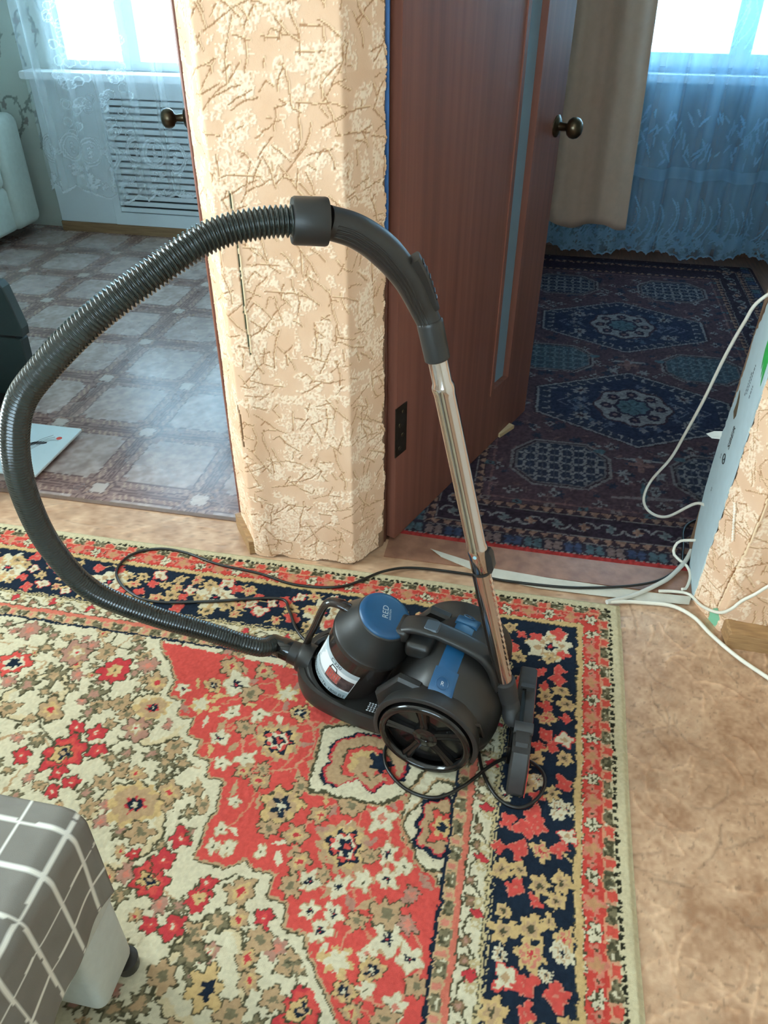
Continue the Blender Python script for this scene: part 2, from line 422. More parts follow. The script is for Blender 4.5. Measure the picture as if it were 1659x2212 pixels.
M_thr = mat('worn_painted_threshold', (158, 114, 90), .4, rgb2=(132, 92, 72), nscale=26, bump=.2, bscale=80)
struct('trim_1', MB().box((-.318, 1.635, -.01), (.53, 1.76, .0035)), M_thr)
M_seam = mat('metal_seam_strip', (120, 92, 74), .45, noise=.2, nscale=60)
struct('trim_2', MB().box((-1.63, 1.706, -.004), (-.748, 1.722, .004), .001), M_seam)

# --- wallpapered piers
M_paper = mat_attr('embossed_straw_wallpaper', .75, .25, bump=.15, bscale=700)
def straw_canvas(xs, ys, seed, n, x0, x1, y0, y1):
    cv = Canvas(xs, ys, LA(226, 190, 148), warp=.0012, wscale=.01, seed=seed); r = np.random.RandomState(seed)
    a = vnoise(cv.X, cv.Y, .05, seed + 3); b = vnoise(cv.X, cv.Y, .022, seed + 4); g = vnoise(cv.X, cv.Y, .0035, seed + 5)
    cv.c = LA(222, 180, 146) * (1 - a[..., None]) + LA(232, 194, 162) * a[..., None]
    pat = (.55 * b + .45 * a + .25 * (g - .5)) > .54
    foam = pat & (g > .45); cv.c[foam] = LA(243, 215, 186); cv.h[foam] = .0006 * g[foam] + .0003
    cv.c[pat & (g < .16)] = LA(200, 160, 120)
    nc = max(1, int(math.sqrt(n * (x1 - x0) / (y1 - y0)))); nr = n // nc
    for i in range(nc * nr):
        x = x0 + (i % nc + r.uniform(-.2, 1.2)) * (x1 - x0) / nc; y = y0 + (i // nc + r.uniform(-.2, 1.2)) * (y1 - y0) / nr; a0 = r.uniform(0, PI); l = r.uniform(.016, .060); pts = [(x, y)]
        for k in range(r.randint(1, 4)):
            a0 += r.uniform(-.35, .35) if r.rand() < .85 else r.choice([-1.4, 1.4]); l2 = l * r.uniform(.4, .8)
            x += math.cos(a0) * l2; y += math.sin(a0) * l2; pts.append((x, y))
        cv.stroke([(p[0] + .0014, p[1] + .0014) for p in pts], .0030, LA(232, 198, 158), .0011)  # painted highlight beside each straw, over its raised edge
        cv.stroke(pts, .0026, LA(180, 134, 98), -.0007)
    return cv
def path_surface(pts, xs, cv):
    """polyline of plan points; xs = arc length samples -> positions and normals"""
    P = np.array(pts); seg = np.linalg.norm(np.diff(P, axis=0), axis=1); s = np.concatenate([[0], np.cumsum(seg)])
    px = np.interp(xs, s, P[:, 0]); py = np.interp(xs, s, P[:, 1])
    for _ in range(3):
        px[1:-1] = (px[:-2] + 2 * px[1:-1] + px[2:]) / 4; py[1:-1] = (py[:-2] + 2 * py[1:-1] + py[2:]) / 4
    tx = np.gradient(px); ty = np.gradient(py); l = np.hypot(tx, ty); nx, ny = ty / l, -tx / l
    h = cv.h
    return np.stack([px[None] + h * nx[None], py[None] + h * ny[None], cv.Y], -1), s
pier = [(-.757, 1.718), (-.749, 1.682), (-.673, 1.576), (-.391, 1.582), (-.326, 1.682), (-.324, 1.716)]
sp = np.concatenate([[0], np.cumsum(np.linalg.norm(np.diff(np.array(pier), axis=0), axis=1))])
xs = axis((0, sp[-1], .0022)); ys = axis((0, 1.36, .0024), (1.36, 2.05, .0055), (2.05, 2.55, .25))
cv = straw_canvas(xs, ys, 21, 940, 0, sp[-1], 0, 2.06)
sf = sp[2]   # front face starts here
crk = [(sf + .038, .98), (sf + .041, .90), (sf + .043, .80), (sf + .042, .72), (sf + .046, .62)]
cv.stroke([(x + .003, y) for x, y in crk], .006, LA(238, 206, 166), .0022)
cv.stroke(crk, .0035, LA(70, 78, 58), -.002)
cv.stroke([(sf - .012, .56), (sf - .006, .50), (sf + .004, .44), (sf + .002, .36)], .004, LA(110, 80, 52), -.002)
cv.h += .0022 * np.sin(cv.X * 9 + 1.2 * np.sin(cv.Y * 7)) * smoothstep(0, .9, 1.2 - cv.Y) + .0016 * vnoise(cv.X, cv.Y, .07, 8)
cv.h += .006 * np.exp(-((cv.X - sf - .03) / .03) ** 2) * smoothstep(.9, .3, cv.Y)      # loose bulge beside the corner
P, _ = path_surface(pier, xs, cv)
# ragged lower right end and torn right edge
tear = sp[-1] - .030 - .012 * vnoise(cv.X * 0, cv.Y, .03, 4) - .006 * vnoise(cv.X * 0, cv.Y, .006, 5)
keep = (cv.X < tear) & ((cv.Y > .012 * vnoise(cv.X, cv.Y * 0, .03, 6)) & ~((cv.X > sp[4] - .025) & (cv.Y < .10 - (sp[-1] - cv.X) * .9 + .02 * vnoise(cv.X, cv.Y, .02, 3))))
M_core = mat('grey_brown_plaster_core', (150, 118, 92), .9, noise=.2, nscale=30)
core = struct('wall_center', MB().prism([(-.754, 1.722), (-.745, 1.684), (-.669, 1.58), (-.395, 1.586), (-.331, 1.684), (-.329, 1.722)], 0, ZC), M_core)
grid_obj('wallpaper', P, cv.c, M_paper, core, keep)

rp = [(.532, 1.70), (.518, 1.622), (.567, 1.516), (.72, 1.503), (1.6, 1.49)]
sp2 = np.concatenate([[0], np.cumsum(np.linalg.norm(np.diff(np.array(rp), axis=0), axis=1))])
xs = axis((0, .38, .0024), (.38, sp2[-1], .2)); ys = axis((0, .78, .0026), (.78, 1.6, .006), (1.6, 2.55, .3))
cv = straw_canvas(xs, ys, 33, 470, 0, .36, 0, 1.62)
s2 = sp2[2]
cv.poly([(s2 - .045, .0), (s2 - .050, .030), (s2 - .028, .055), (s2 - .010, .034), (s2 - .014, .0)], LA(128, 186, 150), -.001)
ck = [(s2 - .004, .46), (s2 - .002, .37), (s2 - .006, .27), (s2 - .016, .20), (s2 - .022, .14), (s2 - .030, .06)]
cv.stroke([(x + .004, y) for x, y in ck], .006, LA(240, 210, 172), .003)
cv.stroke(ck, .0036, LA(150, 104, 66), -.003); cv.stroke(ck[3:], .007, LA(140, 92, 54), -.004)
cv.stroke([(sp2[1] + .03, .34), (sp2[1] + .05, .29), (sp2[1] + .062, .25)], .004, LA(250, 240, 222), .003)
cv.stroke([(sp2[1] + .034, .345), (sp2[1] + .066, .255)], .003, LA(160, 122, 86), -.002)
cv.h += .0028 * (vnoise(cv.X, cv.Y, .06, 12) - .5) + .002 * (vnoise(cv.X, cv.Y, .025, 13) - .5)
P, _ = path_surface(rp, xs, cv)
edge = sp2[1] - .002 + .030 * smoothstep(.33, .24, cv.Y) * 0 + .008 * vnoise(cv.X * 0, cv.Y, .02, 4) - .03 * smoothstep(.2, .1, cv.Y)
keep = cv.X > edge
coreR = struct('wall_right', MB().prism([(.534, 1.86), (.523, 1.622), (.571, 1.52), (1.6, 1.495), (1.6, 1.86)], 0, ZC), M_core)
grid_obj('wallpaper', P, cv.c, M_paper, coreR, keep)
M_skirt = mat('wood_print_skirting', (176, 138, 96), .45, rgb2=(146, 110, 74), nscale=10, stretch=(2, 10, 40))
bb = MB().prism([(.575, 1.462), (.572, 1.52), (1.6, 1.50), (1.6, 1.42)], 0, .048, .006); struct('baseboard_right', bb, M_skirt)
struct('baseboard_center', MB().prism([(-.758, 1.70), (-.772, 1.685), (-.690, 1.568), (-.676, 1.574)], 0, .05, .004), M_skirt)
struct('baseboard_far_left', MB().box((-2.78, 4.225, 0), (-1.0, 4.30, .055), .004), M_trimwood)

# pale wallpaper with printed scrolls on the far wall of the left room
xs = axis((-3.7, -2.63, .0065)); ys = axis((.0, 1.45, .0065))
cv = Canvas(xs, ys, LA(198, 206, 198), warp=.002, wscale=.02, seed=3); r = random.Random(8)
for i in range(26):
    x = r.uniform(-3.3, -2.6); y = r.uniform(.3, 1.4); a = r.uniform(.9, 2.2); cu = r.choice([-1, 1]) * r.uniform(4, 9); pts = []
    for k in range(22):
        pts.append((x, y)); x += math.cos(a) * .016; y += math.sin(a) * .016; a += cu * .016 * (k / 8) ** 1.6
    cv.stroke(pts, .011, LA(136, 144, 138))
    for k in (4, 9, 14): cv.leaf(pts[k][0], pts[k][1], .03, .012, a + k, LA(148, 156, 150))
    cv.flower(pts[-1][0], pts[-1][1], .018, 5, LA(150, 146, 140))
P = np.stack([cv.X, np.full_like(cv.X, 4.296), cv.Y], -1)
tag(grid_obj('wall_paper_far_left', P, cv.c, mat_attr('printed_scroll_wallpaper', .8, .2)), kind='structure')

# --- doors
def veneer(name, c1, c2):
    m = bpy.data.materials.new(name); m.use_nodes = True; nt = m.node_tree; b = nt.nodes['Principled BSDF']
    b.inputs['Roughness'].default_value = .38; b.inputs['Specular IOR Level'].default_value = .5
    tc = nt.nodes.new('ShaderNodeTexCoord')
    mp = nt.nodes.new('ShaderNodeMapping'); mp.inputs['Scale'].default_value = (22, 22, .5); nt.links.new(tc.outputs['Object'], mp.inputs[0])
    n = nt.nodes.new('ShaderNodeTexNoise'); n.inputs['Scale'].default_value = 1.6; n.inputs['Detail'].default_value = 8; nt.links.new(mp.outputs[0], n.inputs[0])
    r = nt.nodes.new('ShaderNodeValToRGB'); r.color_ramp.elements[0].position = .3; r.color_ramp.elements[1].position = .7
    r.color_ramp.elements[0].color = (*L(*c1), 1); r.color_ramp.elements[1].color = (*L(*c2), 1)
    nt.links.new(n.outputs[0], r.inputs[0]); nt.links.new(r.outputs[0], b.inputs['Base Color']); return m
M_door = veneer('red_brown_door_veneer', (108, 64, 51), (138, 86, 70))
M_frost = mat('frosted_blue_glass', (122, 150, 165), .35, noise=.05, nscale=20)
M_brass = mat('dark_aged_brass', (96, 84, 66), .28, metal=.9, noise=.2, nscale=60)
M_hinge = mat('dark_bronze_hinge', (62, 54, 46), .4, metal=.7, noise=.2, nscale=80)

def knob(parent, s, z, side, ratio=1.0):
    """round door knob on the face y = side*.02 of a door that runs along its local x"""
    k = MB().lathe([(0, .026), (.004, .027), (.008, .022), (.010, .012), (.030, .010), (.034, .013), (.038, .022), (.046, .0275), (.056, .029), (.066, .026), (.074, .017), (.077, .004)], (s, side * .02, z), (0, side, 0), 28)
    o = k.build('door_knob', M_brass, parent, True, 60)
    MB().lathe([(-.001, .030), (.003, .030), (.005, .026)], (s, side * .02, z), (0, side, 0), 28).build('rose_plate', M_brass, o, True)
    return o
ang = math.atan2(2.551 - 1.716, .012 + .319); LEN = .898
d2 = empty('door_2', (-.319, 1.716, .012), ang); tag(d2, kind='structure')
G0, G1, GZ = .585, .705, .215      # glazed slot of the leaf
leaf = MB().box((0, -.02, 0), (G0, .02, 2.0)).box((G1, -.02, 0), (LEN, .02, 2.0)).box((G0, -.02, 0), (G1, .02, GZ)).box((G0, -.02, 1.85), (G1, .02, 2.0))
leaf.build('door_leaf', M_door, d2)
MB().box((G0, -.004, GZ), (G1, .004, 1.85)).build('glass_pane', M_frost, d2)
fr = MB()
for s in (-1, 1):
    y0, y1 = sorted((s * .004, s * .024))
    fr.box((G0 - .012, y0, GZ - .012), (G0 + .006, y1, 1.862)).box((G1 - .006, y0, GZ - .012), (G1 + .012, y1, 1.862)).box((G0 + .006, y0, GZ - .012), (G1 - .006, y1, GZ + .006)).box((G0 + .006, y0, 1.844), (G1 - .006, y1, 1.862))
fr.build('glazing_bead', M_door, d2)
knob(d2, .862, .955, -1)
hg = MB().box((-.006, -.0225, .278), (.048, -.0195, .425)).build('hinge', M_hinge, d2)
for zz in (.30, .335, .37, .405):
    MB().lathe([(0, .006), (.0015, .0055), (.002, .003)], (.014 + .014 * (zz in (.335, .405)), -.0225, zz), (0, -1, 0), 12).build('screw', M_brass, hg)
angL = math.atan2(.915, -.404); d1 = empty('door_1', (-.762, 1.732, .012), angL); tag(d1, kind='structure')
MB().box((0, -.016, 0), (.86, .016, 2.0), .003).build('door_leaf', M_door, d1)
knob(d1, .80, .945, 1)
# door lining beside the hinges, the blue tape edge and the worn lining at the far post
struct('trim_3', MB().box((-.352, 1.70, 0), (-.326, 1.79, 2.05), .002), mat('dark_brown_jamb', (92, 52, 40), .45, noise=.2, nscale=20))
struct('trim_4', MB().box((-.3335, 1.690, .80), (-.3225, 1.697, 2.05), .001), mat('blue_edge_tape', (40, 92, 150), .5, noise=.08, nscale=40))

REDP = [(-.79,1.197),(-.739,1.14),(-.701,1.093),(-.7,1.046),(-.66,1.04),(-.656,.996),(-.618,.999),(-.617,.953),(-.578,.948),(-.58,.907),(-.541,.903),(-.538,.865),(-.495,.862),(-.486,.788),(-.496,.768),(-.49,.69),(-.431,.687),(-.398,.709),(-.379,.694),(-.333,.69),(-.334,.65),(-.293,.645),(-.29,.603),(-.255,.601),(-.229,.562),(-.201,.526),(-.171,.488),(-.148,.458),(-.019,.484),(-.025,.58),(-.027,.664),(-.03,.717),(-.085,.777),(-.125,.804),(-.132,.856),(-.119,.92),(-.126,1.034),(-.147,1.16),(-.44,1.179)]
FLC = [(-.859,1.089,.035,'R1'),(-1.106,1.062,.036,'RN'),(-.745,1.073,.026,'TR'),(-.735,.942,.028,'MC'),(-.946,.953,.029,'TR'),(-.865,.919,.018,'R0'),(-.815,.917,.019,'R0'),(-.791,.876,.018,'R0'),(-.858,.855,.041,'BIG'),(-.942,.832,.019,'R0'),(-.629,.915,.021,'T0'),(-.598,.884,.016,'G0'),(-.977,1.122,.034,'MC'),(-1.13,1.169,.024,'M0'),(-.788,1.12,.023,'M0'),(-.718,.84,.017,'T0'),(-.685,.839,.017,'TR'),(-.656,.772,.051,'TB'),(-.806,.794,.016,'R0'),(-.832,.766,.016,'R0'),(-.844,.81,.016,'R0'),(-.741,.807,.019,'T0'),(-.619,.716,.022,'T0'),(-.609,.673,.012,'R0'),(-.561,.635,.032,'BIG'),(-.525,.558,.016,'R0'),(-.597,.811,.023,'TR'),(-.55,.827,.015,'T0'),(-.519,.797,.017,'T0'),(-.542,.777,.015,'G0'),(-.536,.724,.02,'R0'),(-.549,.674,.021,'R0'),(-.458,.619,.022,'R1'),(-.453,.649,.015,'R0'),(-.389,.645,.025,'TR'),(-.33,.61,.016,'R0'),(-.482,.562,.021,'R0'),(-.405,.536,.017,'MC'),(-.339,.54,.019,'TR'),(-.324,.508,.017,'TR'),(-.391,.478,.031,'YN'),(-.267,.546,.02,'T0'),(-.247,.539,.014,'G0'),(-.227,.483,.035,'BIG'),(-1.037,1.009,.021,'G0'),(-.931,.873,.016,'G0'),(-.871,1.014,.023,'G0'),(-.801,1.001,.021,'T0'),(-.724,1.003,.035,'TB'),(-.86,.963,.017,'G0'),(-1.04,.94,.021,'T0'),(-.988,1.047,.024,'G0'),(-.836,1.168,.018,'G0'),(-.628,.84,.017,'G0'),(-.515,.737,.013,'G0'),(-.41,.588,.018,'G0'),(-.328,.572,.021,'T0'),(-.437,.528,.024,'G0'),(-.275,.487,.017,'T0'),(-.468,.484,.023,'T0'),(-.488,.438,.018,'G0'),(-.335,.454,.022,'T0'),(-.752,.861,.014,'G0'),(-.671,.889,.016,'G0'),(-.906,1.138,.022,'T0'),(-1.057,1.123,.018,'G0')]
FLR = [(-.461,.817,.012,'C0'),(-.467,.755,.014,'C0'),(-.469,.718,.013,'C0'),(-.44,.72,.015,'C0'),(-.376,.725,.011,'C0'),(-.367,.825,.039,'TN'),(-.429,.872,.019,'TR'),(-.468,.889,.017,'TR'),(-.321,.771,.02,'TR'),(-.223,.767,.051,'MED'),(-.299,.72,.019,'TR'),(-.163,.837,.024,'CP'),(-.14,.77,.018,'CN'),(-.106,.749,.017,'C0'),(-.13,.72,.017,'CN'),(-.173,.708,.017,'C0'),(-.215,.69,.019,'CN'),(-.27,.689,.019,'CN'),(-.255,.637,.015,'CN'),(-.212,.64,.016,'CN'),(-.227,.607,.019,'CN'),(-.11,.616,.026,'CN'),(-.14,.583,.014,'CP'),(-.066,.592,.02,'CN'),(-.187,.565,.024,'YC'),(-.127,.563,.02,'TN'),(-.163,.521,.017,'TN'),(-.079,.517,.017,'CP'),(-.301,.673,.019,'T0'),(-.118,.659,.025,'T0'),(-.082,.7,.015,'M0'),(-.593,1.154,.024,'TR'),(-.561,1.107,.03,'CN'),(-.677,1.07,.015,'CN'),(-.616,1.092,.019,'TN'),(-.62,1.035,.023,'YC'),(-.546,.958,.018,'CN'),(-.501,.992,.02,'T0'),(-.421,.975,.048,'MED'),(-.522,1.084,.023,'T0'),(-.546,1.026,.017,'C0'),(-.482,1.032,.017,'C0'),(-.474,.916,.018,'C0'),(-.518,.896,.016,'C0'),(-.393,1.056,.021,'TN'),(-.439,1.101,.023,'YC'),(-.384,1.14,.022,'C0'),(-.513,1.157,.02,'TR'),(-.429,.902,.014,'T0'),(-.341,.875,.017,'T0'),(-.287,.823,.018,'TR'),(-.229,.855,.022,'T0'),(-.176,.876,.017,'C0'),(-.377,.774,.018,'T0'),(-.247,.706,.012,'T0'),(-.17,.758,.014,'T0'),(-.17,.636,.016,'T0'),(-.08,.646,.016,'M0'),(-.048,.553,.017,'T0'),(-.13,.53,.014,'C0'),(-.092,.496,.018,'T0'),(-.145,.492,.015,'TR')]
BDF = [(.149,1.371,.048,'CB'),(.059,1.354,.016,'RB'),(.078,1.398,.013,'RB'),(.128,1.283,.014,'RB'),(.173,1.299,.014,'RB'),(.145,1.213,.017,'YB'),(.178,1.235,.016,'YB'),(.193,1.197,.018,'YB'),(.141,1.24,.012,'RB'),(.148,1.151,.019,'YR'),(.148,1.105,.017,'RB'),(.133,1.072,.014,'RB'),(.189,1.099,.018,'CR'),(.111,.971,.027,'YB'),(.136,.987,.015,'CB'),(.191,.988,.017,'RB'),(.07,.939,.015,'CB'),(.182,.927,.02,'CB'),(.132,.903,.02,'RB'),(.118,.873,.02,'RB'),(.142,.878,.016,'RB'),(.083,.881,.016,'RB'),(.151,.83,.019,'YR'),(.108,.825,.019,'RB'),(.079,.781,.019,'YB'),(.104,.75,.017,'RB'),(.15,.763,.019,'YB'),(.191,.777,.02,'YB'),(.18,.741,.017,'YB'),(.141,.735,.011,'RB'),(.084,.706,.012,'YB'),(.087,.67,.021,'YB'),(.135,.683,.024,'YB'),(.137,.637,.024,'YR'),(.194,.676,.019,'YR'),(.097,.595,.02,'CR'),(.179,.582,.02,'RB'),(.133,.545,.015,'RB'),(.079,.537,.022,'YB'),(.189,.651,.019,'CB'),(.198,.929,.015,'CB'),(.199,.87,.016,'CR'),(.083,.631,.014,'CB'),(.069,.825,.012,'RB'),(.162,.61,.011,'CB'),(.131,1.038,.016,'YB'),(.189,1.049,.016,'YB'),(.077,1.321,.018,'YB'),(.048,1.418,.016,'YB')]

# ------------------------------------------------------------------ the two carpets
RED, CREAM, NAVY, TAN, YEL = LA(204, 80, 72), LA(208, 196, 166), LA(30, 40, 54), LA(180, 148, 112), LA(200, 168, 116)
OUT, MAUVE, DRED, GRN, PINK = LA(80, 76, 56), LA(172, 128, 110), LA(190, 62, 66), LA(122, 112, 86), LA(202, 124, 104)
RX, RY, RL, RH = .323, 1.560, -1.95, .009
xs = axis((RL, -1.50, .012), (-1.50, RX, .0027)); ys = axis((-1.2, .33, .02), (.33, RY, .0027))
cv = Canvas(xs, ys, CREAM, warp=.0036, wscale=.0058, seed=41); cv.WX += .005 * (vnoise(cv.X, cv.Y, .024, 43) - .5); cv.WY += .005 * (vnoise(cv.X, cv.Y, .024, 44) - .5); R_ = np.random.RandomState(17)

def flower(cv, x, y, r, kind, a=0.0):
    F = cv.flower
    if kind == 'R0': F(x, y, r * 1.12, 5, OUT, .2, a); F(x, y, r * .95, 5, DRED, .22, a); F(x, y, r * .38, 4, RED, .2); cv.disc(x, y, r * .16, CREAM)
    elif kind == 'R1': F(x, y, r * 1.12, 8, OUT, .14, a); F(x, y, r, 8, DRED, .14, a); F(x, y, r * .48, 6, YEL, .2); cv.disc(x, y, r * .13, OUT)
    elif kind == 'RN': F(x, y, r * 1.1, 7, OUT, .15, a); F(x, y, r, 7, RED, .15, a); F(x, y, r * .6, 6, CREAM, .2); F(x, y, r * .4, 5, NAVY, .3)
    elif kind == 'BIG':
        F(x, y, r * 1.12, 7, OUT, .16, a); F(x, y, r, 7, DRED, .18, a); F(x, y, r * .78, 7, RED, .15, a + .4)
        F(x - r * .1, y - r * .1, r * .55, 5, OUT, .2); F(x - r * .1, y - r * .1, r * .47, 5, YEL, .2); F(x, y - r * .1, r * .3, 4, NAVY, .2); cv.disc(x, y - r * .08, r * .14, TAN)
    elif kind == 'TR': F(x, y, r * 1.15, 6, OUT, .18, a); F(x, y, r, 6, TAN, .18, a); F(x, y, r * .6, 6, YEL, .2, a); F(x, y, r * .3, 4, DRED, .2)
    elif kind == 'T0': F(x, y, r * 1.14, 6, OUT, .2, a); F(x, y, r, 6, TAN, .22, a); F(x, y, r * .4, 5, GRN, .2)
    elif kind == 'G0':
        F(x, y, r * 1.1, 6, OUT, .3, a); F(x, y, r * .88, 6, GRN, .3, a); F(x, y, r * .5, 5, MAUVE if a > 3 else TAN, .25)
    elif kind == 'M0': F(x, y, r * 1.12, 7, OUT, .2, a); F(x, y, r, 7, MAUVE, .2, a); F(x, y, r * .4, 5, PINK, .25)
    elif kind == 'MC': F(x, y, r * 1.12, 7, OUT, .18, a); F(x, y, r, 7, MAUVE, .2, a); F(x, y, r * .6, 6, TAN, .2); F(x, y, r * .36, 5, CREAM, .3); cv.disc(x, y, r * .14, DRED)
    elif kind == 'TB': F(x, y, r, 9, YEL, .1, a); F(x, y, r * .8, 8, TAN, .14, a); F(x, y, r * .36, 7, DRED, .2); F(x, y, r * .28, 6, NAVY, .2); cv.disc(x, y, r * .1, CREAM)
    elif kind == 'YN': F(x, y, r * 1.1, 6, OUT, .2, a); F(x, y, r, 6, YEL, .25, a); F(x + r * .1, y, r * .45, 5, NAVY, .3)
    elif kind == 'C0': F(x, y, r * 1.1, 5, TAN, .2, a); F(x, y, r * .95, 5, CREAM, .25, a); cv.disc(x, y, r * .2, OUT)
    elif kind == 'CN': F(x, y, r * 1.12, 5, TAN, .2, a); F(x, y, r, 5, CREAM, .26, a); F(x, y, r * .36, 5, NAVY, .35); cv.disc(x, y, r * .1, DRED)
    elif kind == 'CP': F(x, y, r * 1.1, 5, TAN, .2, a); F(x, y, r, 5, CREAM, .26, a); F(x, y, r * .34, 4, PINK, .3)
    elif kind == 'TN': F(x, y, r * 1.1, 7, OUT, .14, a); F(x, y, r, 7, YEL, .18, a); F(x, y, r * .72, 6, TAN, .2); F(x, y, r * .5, 5, NAVY, .3); F(x, y, r * .24, 4, CREAM, .3)
    elif kind == 'YC': F(x, y, r, 6, YEL, .3, a); F(x, y, r * .7, 5, CREAM, .3, a + 1)
    elif kind == 'MED':
        F(x, y, r, 14, TAN, .1, a); F(x, y, r * .78, 10, YEL, .1, a); F(x, y, r * .62, 7, NAVY, .2, a); F(x, y, r * .5, 7, RED, .15, a)
        F(x, y, r * .40, 6, CREAM, .2, a); F(x + r * .04, y, r * .26, 5, NAVY, .2); cv.disc(x + r * .05, y, r * .13, RED)
    elif kind == 'CB': F(x, y, r, 9, CREAM, .16, a); F(x, y, r * .6, 8, TAN, .2, a); F(x, y, r * .42, 6, CREAM, .2); F(x, y, r * .26, 5, NAVY, .3); cv.disc(x, y, r * .1, DRED)
    elif kind == 'RB': F(x, y, r, 4, PINK, .2, a); F(x, y, r * .9, 4, RED, .26, a); cv.disc(x, y, r * .18, PINK)
    elif kind == 'YB': F(x, y, r, 6, YEL, .24, a); F(x, y, r * .55, 6, TAN, .2, a + .5); F(x, y, r * .26, 5, OUT, .3)
    elif kind == 'YR': F(x, y, r, 6, YEL, .22, a); F(x, y, r * .7, 6, PINK, .2, a); F(x, y, r * .5, 5, YEL, .2); F(x, y, r * .28, 5, DRED, .3)
    elif kind == 'CR': F(x, y, r * 1.1, 4, RED, .2, a); F(x, y, r * .92, 4, CREAM, .2, a); F(x, y, r * .35, 4, TAN, .2)

# field: stems, then flowers on the pale ground
for i in range(110):
    x, y = R_.uniform(-1.5, -.3), R_.uniform(.36, 1.2); a = R_.uniform(0, 6.28); cu = R_.uniform(-14, 14); pts = []
    for k in range(14): pts.append((x, y)); x += math.cos(a) * .012; y += math.sin(a) * .012; a += cu * .012
    cv.stroke(pts, .005, OUT if i % 3 else TAN)
for (x, y, r, t) in ((-1.0, .98, .075, 0), (-.70, .98, .075, 0), (-.66, .72, .09, 0), (-.40, .50, .085, 0), (-1.2, .8, .1, 0)):
    cv.flower(x, y, r, 12, OUT, .03); cv.flower(x, y, r - .005, 12, LA(206, 186, 148), .03); cv.flower(x, y, r - .018, 10, CREAM, .05)
pl = [(f[0], f[1]) for f in FLC]
for p0_, p1_ in zip(REDP[:27], REDP[1:28]):
    for q in np.linspace(0, 1, 4): pl.append((p0_[0] + (p1_[0] - p0_[0]) * q, p0_[1] + (p1_[1] - p0_[1]) * q))
for i in range(900):
    x, y = R_.uniform(-1.6, -.2), R_.uniform(.36, 1.2)
    if min(math.hypot(x - p[0], y - p[1]) for p in pl) > .029:
        pl.append((x, y)); flower(cv, x, y, R_.uniform(.009, .018), ['G0', 'T0', 'G0', 'TR', 'M0'][i % 5], R_.uniform(0, 6))
for x, y, r, k in FLC: flower(cv, x, y, r, k, (x * 37 + y * 91) % 6.28)
# red ground with its stepped edge
def grow(pts, d):
    c = np.mean(pts, 0); return [tuple(np.array(p) + (np.array(p) - c) / np.linalg.norm(np.array(p) - c) * d) for p in pts]
cv.stroke(REDP[:28], .040, CREAM); cv.stroke(REDP[:28], .015, OUT); cv.stroke(REDP[:28], .009, TAN)
cv.stroke(REDP[28:], .03, CREAM); cv.stroke(REDP[28:], .014, OUT); cv.stroke(REDP[28:], .008, TAN)
_, rm = cv.poly(REDP, RED)
for i in range(34):
    x, y = R_.uniform(-.62, -.1), R_.uniform(.5, 1.15); a = R_.uniform(0, 6.28); cu = R_.uniform(-16, 16); pts = []
    for k in range(12): pts.append((x, y)); x += math.cos(a) * .011; y += math.sin(a) * .011; a += cu * .011
    s = cv.win(pts[0][0] - .001, pts[0][0] + .001, pts[0][1] - .001, pts[0][1] + .001)
    if np.abs(cv.c[s].reshape(-1, 3)[0] - RED).sum() < .05: cv.stroke(pts, .0045, LA(196, 128, 98))
for x, y, r, t in ((-.223, .767, .088, 0), (-.42, .975, .078, 0), (-.115, .585, .07, 0)):
    an = np.linspace(0, 2 * PI, 40); cv.stroke([(x + r * math.cos(t), y + r * math.sin(t)) for t in an], .005, LA(200, 140, 110))
pr = [(f[0], f[1]) for f in FLR]
for i in range(700):
    x, y = R_.uniform(-.66, -.05), R_.uniform(.47, 1.18)
    s = cv.win(x - .001, x + .001, y - .001, y + .001)
    if np.abs(cv.c[s].reshape(-1, 3) - RED).sum() < .02 and min(math.hypot(x - p[0], y - p[1]) for p in pr) > .027 and min(math.hypot(x - p[0], y - p[1]) for p in REDP) > .02:
        pr.append((x, y)); cv.leaf(x, y, R_.uniform(.014, .022), R_.uniform(.006, .01), R_.uniform(0, 6.3), [TAN, YEL, MAUVE, CREAM][i % 4])
for x, y, r, k in FLR: flower(cv, x, y, r, k, (x * 57 + y * 31) % 6.28)
# the cream and navy lobed medallion beside the cleaner, and the half one at the border
MP = [(-.329, 1.024), (-.326, .976), (-.323, .904), (-.323, .872), (-.291, .876), (-.275, .871), (-.234, .873), (-.219, .869), (-.174, .870), (-.130, .908), (-.10, .96), (-.12, 1.03), (-.18, 1.06), (-.25, 1.05)]
NP_ = [(-.300, 1.006), (-.311, .961), (-.300, .945), (-.312, .923), (-.301, .889), (-.272, .887), (-.235, .911), (-.219, .902), (-.192, .888), (-.173, .915), (-.135, .93), (-.13, .98), (-.16, 1.02), (-.20, 1.035), (-.25, 1.03)]
def shrink(pts, f, c=(-.222, .958)): return [(c[0] + (x - c[0]) * f, c[1] + (y - c[1]) * f) for x, y in pts]
cv.stroke(MP, .020, TAN, closed=True); cv.stroke(MP, .012, OUT, closed=True); cv.poly(MP, CREAM); cv.poly(NP_, NAVY); cv.stroke(shrink(NP_, .90), .006, DRED, closed=True); cv.poly(shrink(NP_, .88), TAN)
cv.poly(shrink(NP_, .58), OUT); cv.poly(shrink(NP_, .54), RED); cv.poly(shrink(NP_, .40), YEL); cv.flower(-.215, .95, .026, 5, TAN, .3); cv.flower(-.195, .962, .022, 5, NAVY, .25); cv.flower(-.165, .935, .016, 4, RED, .3)
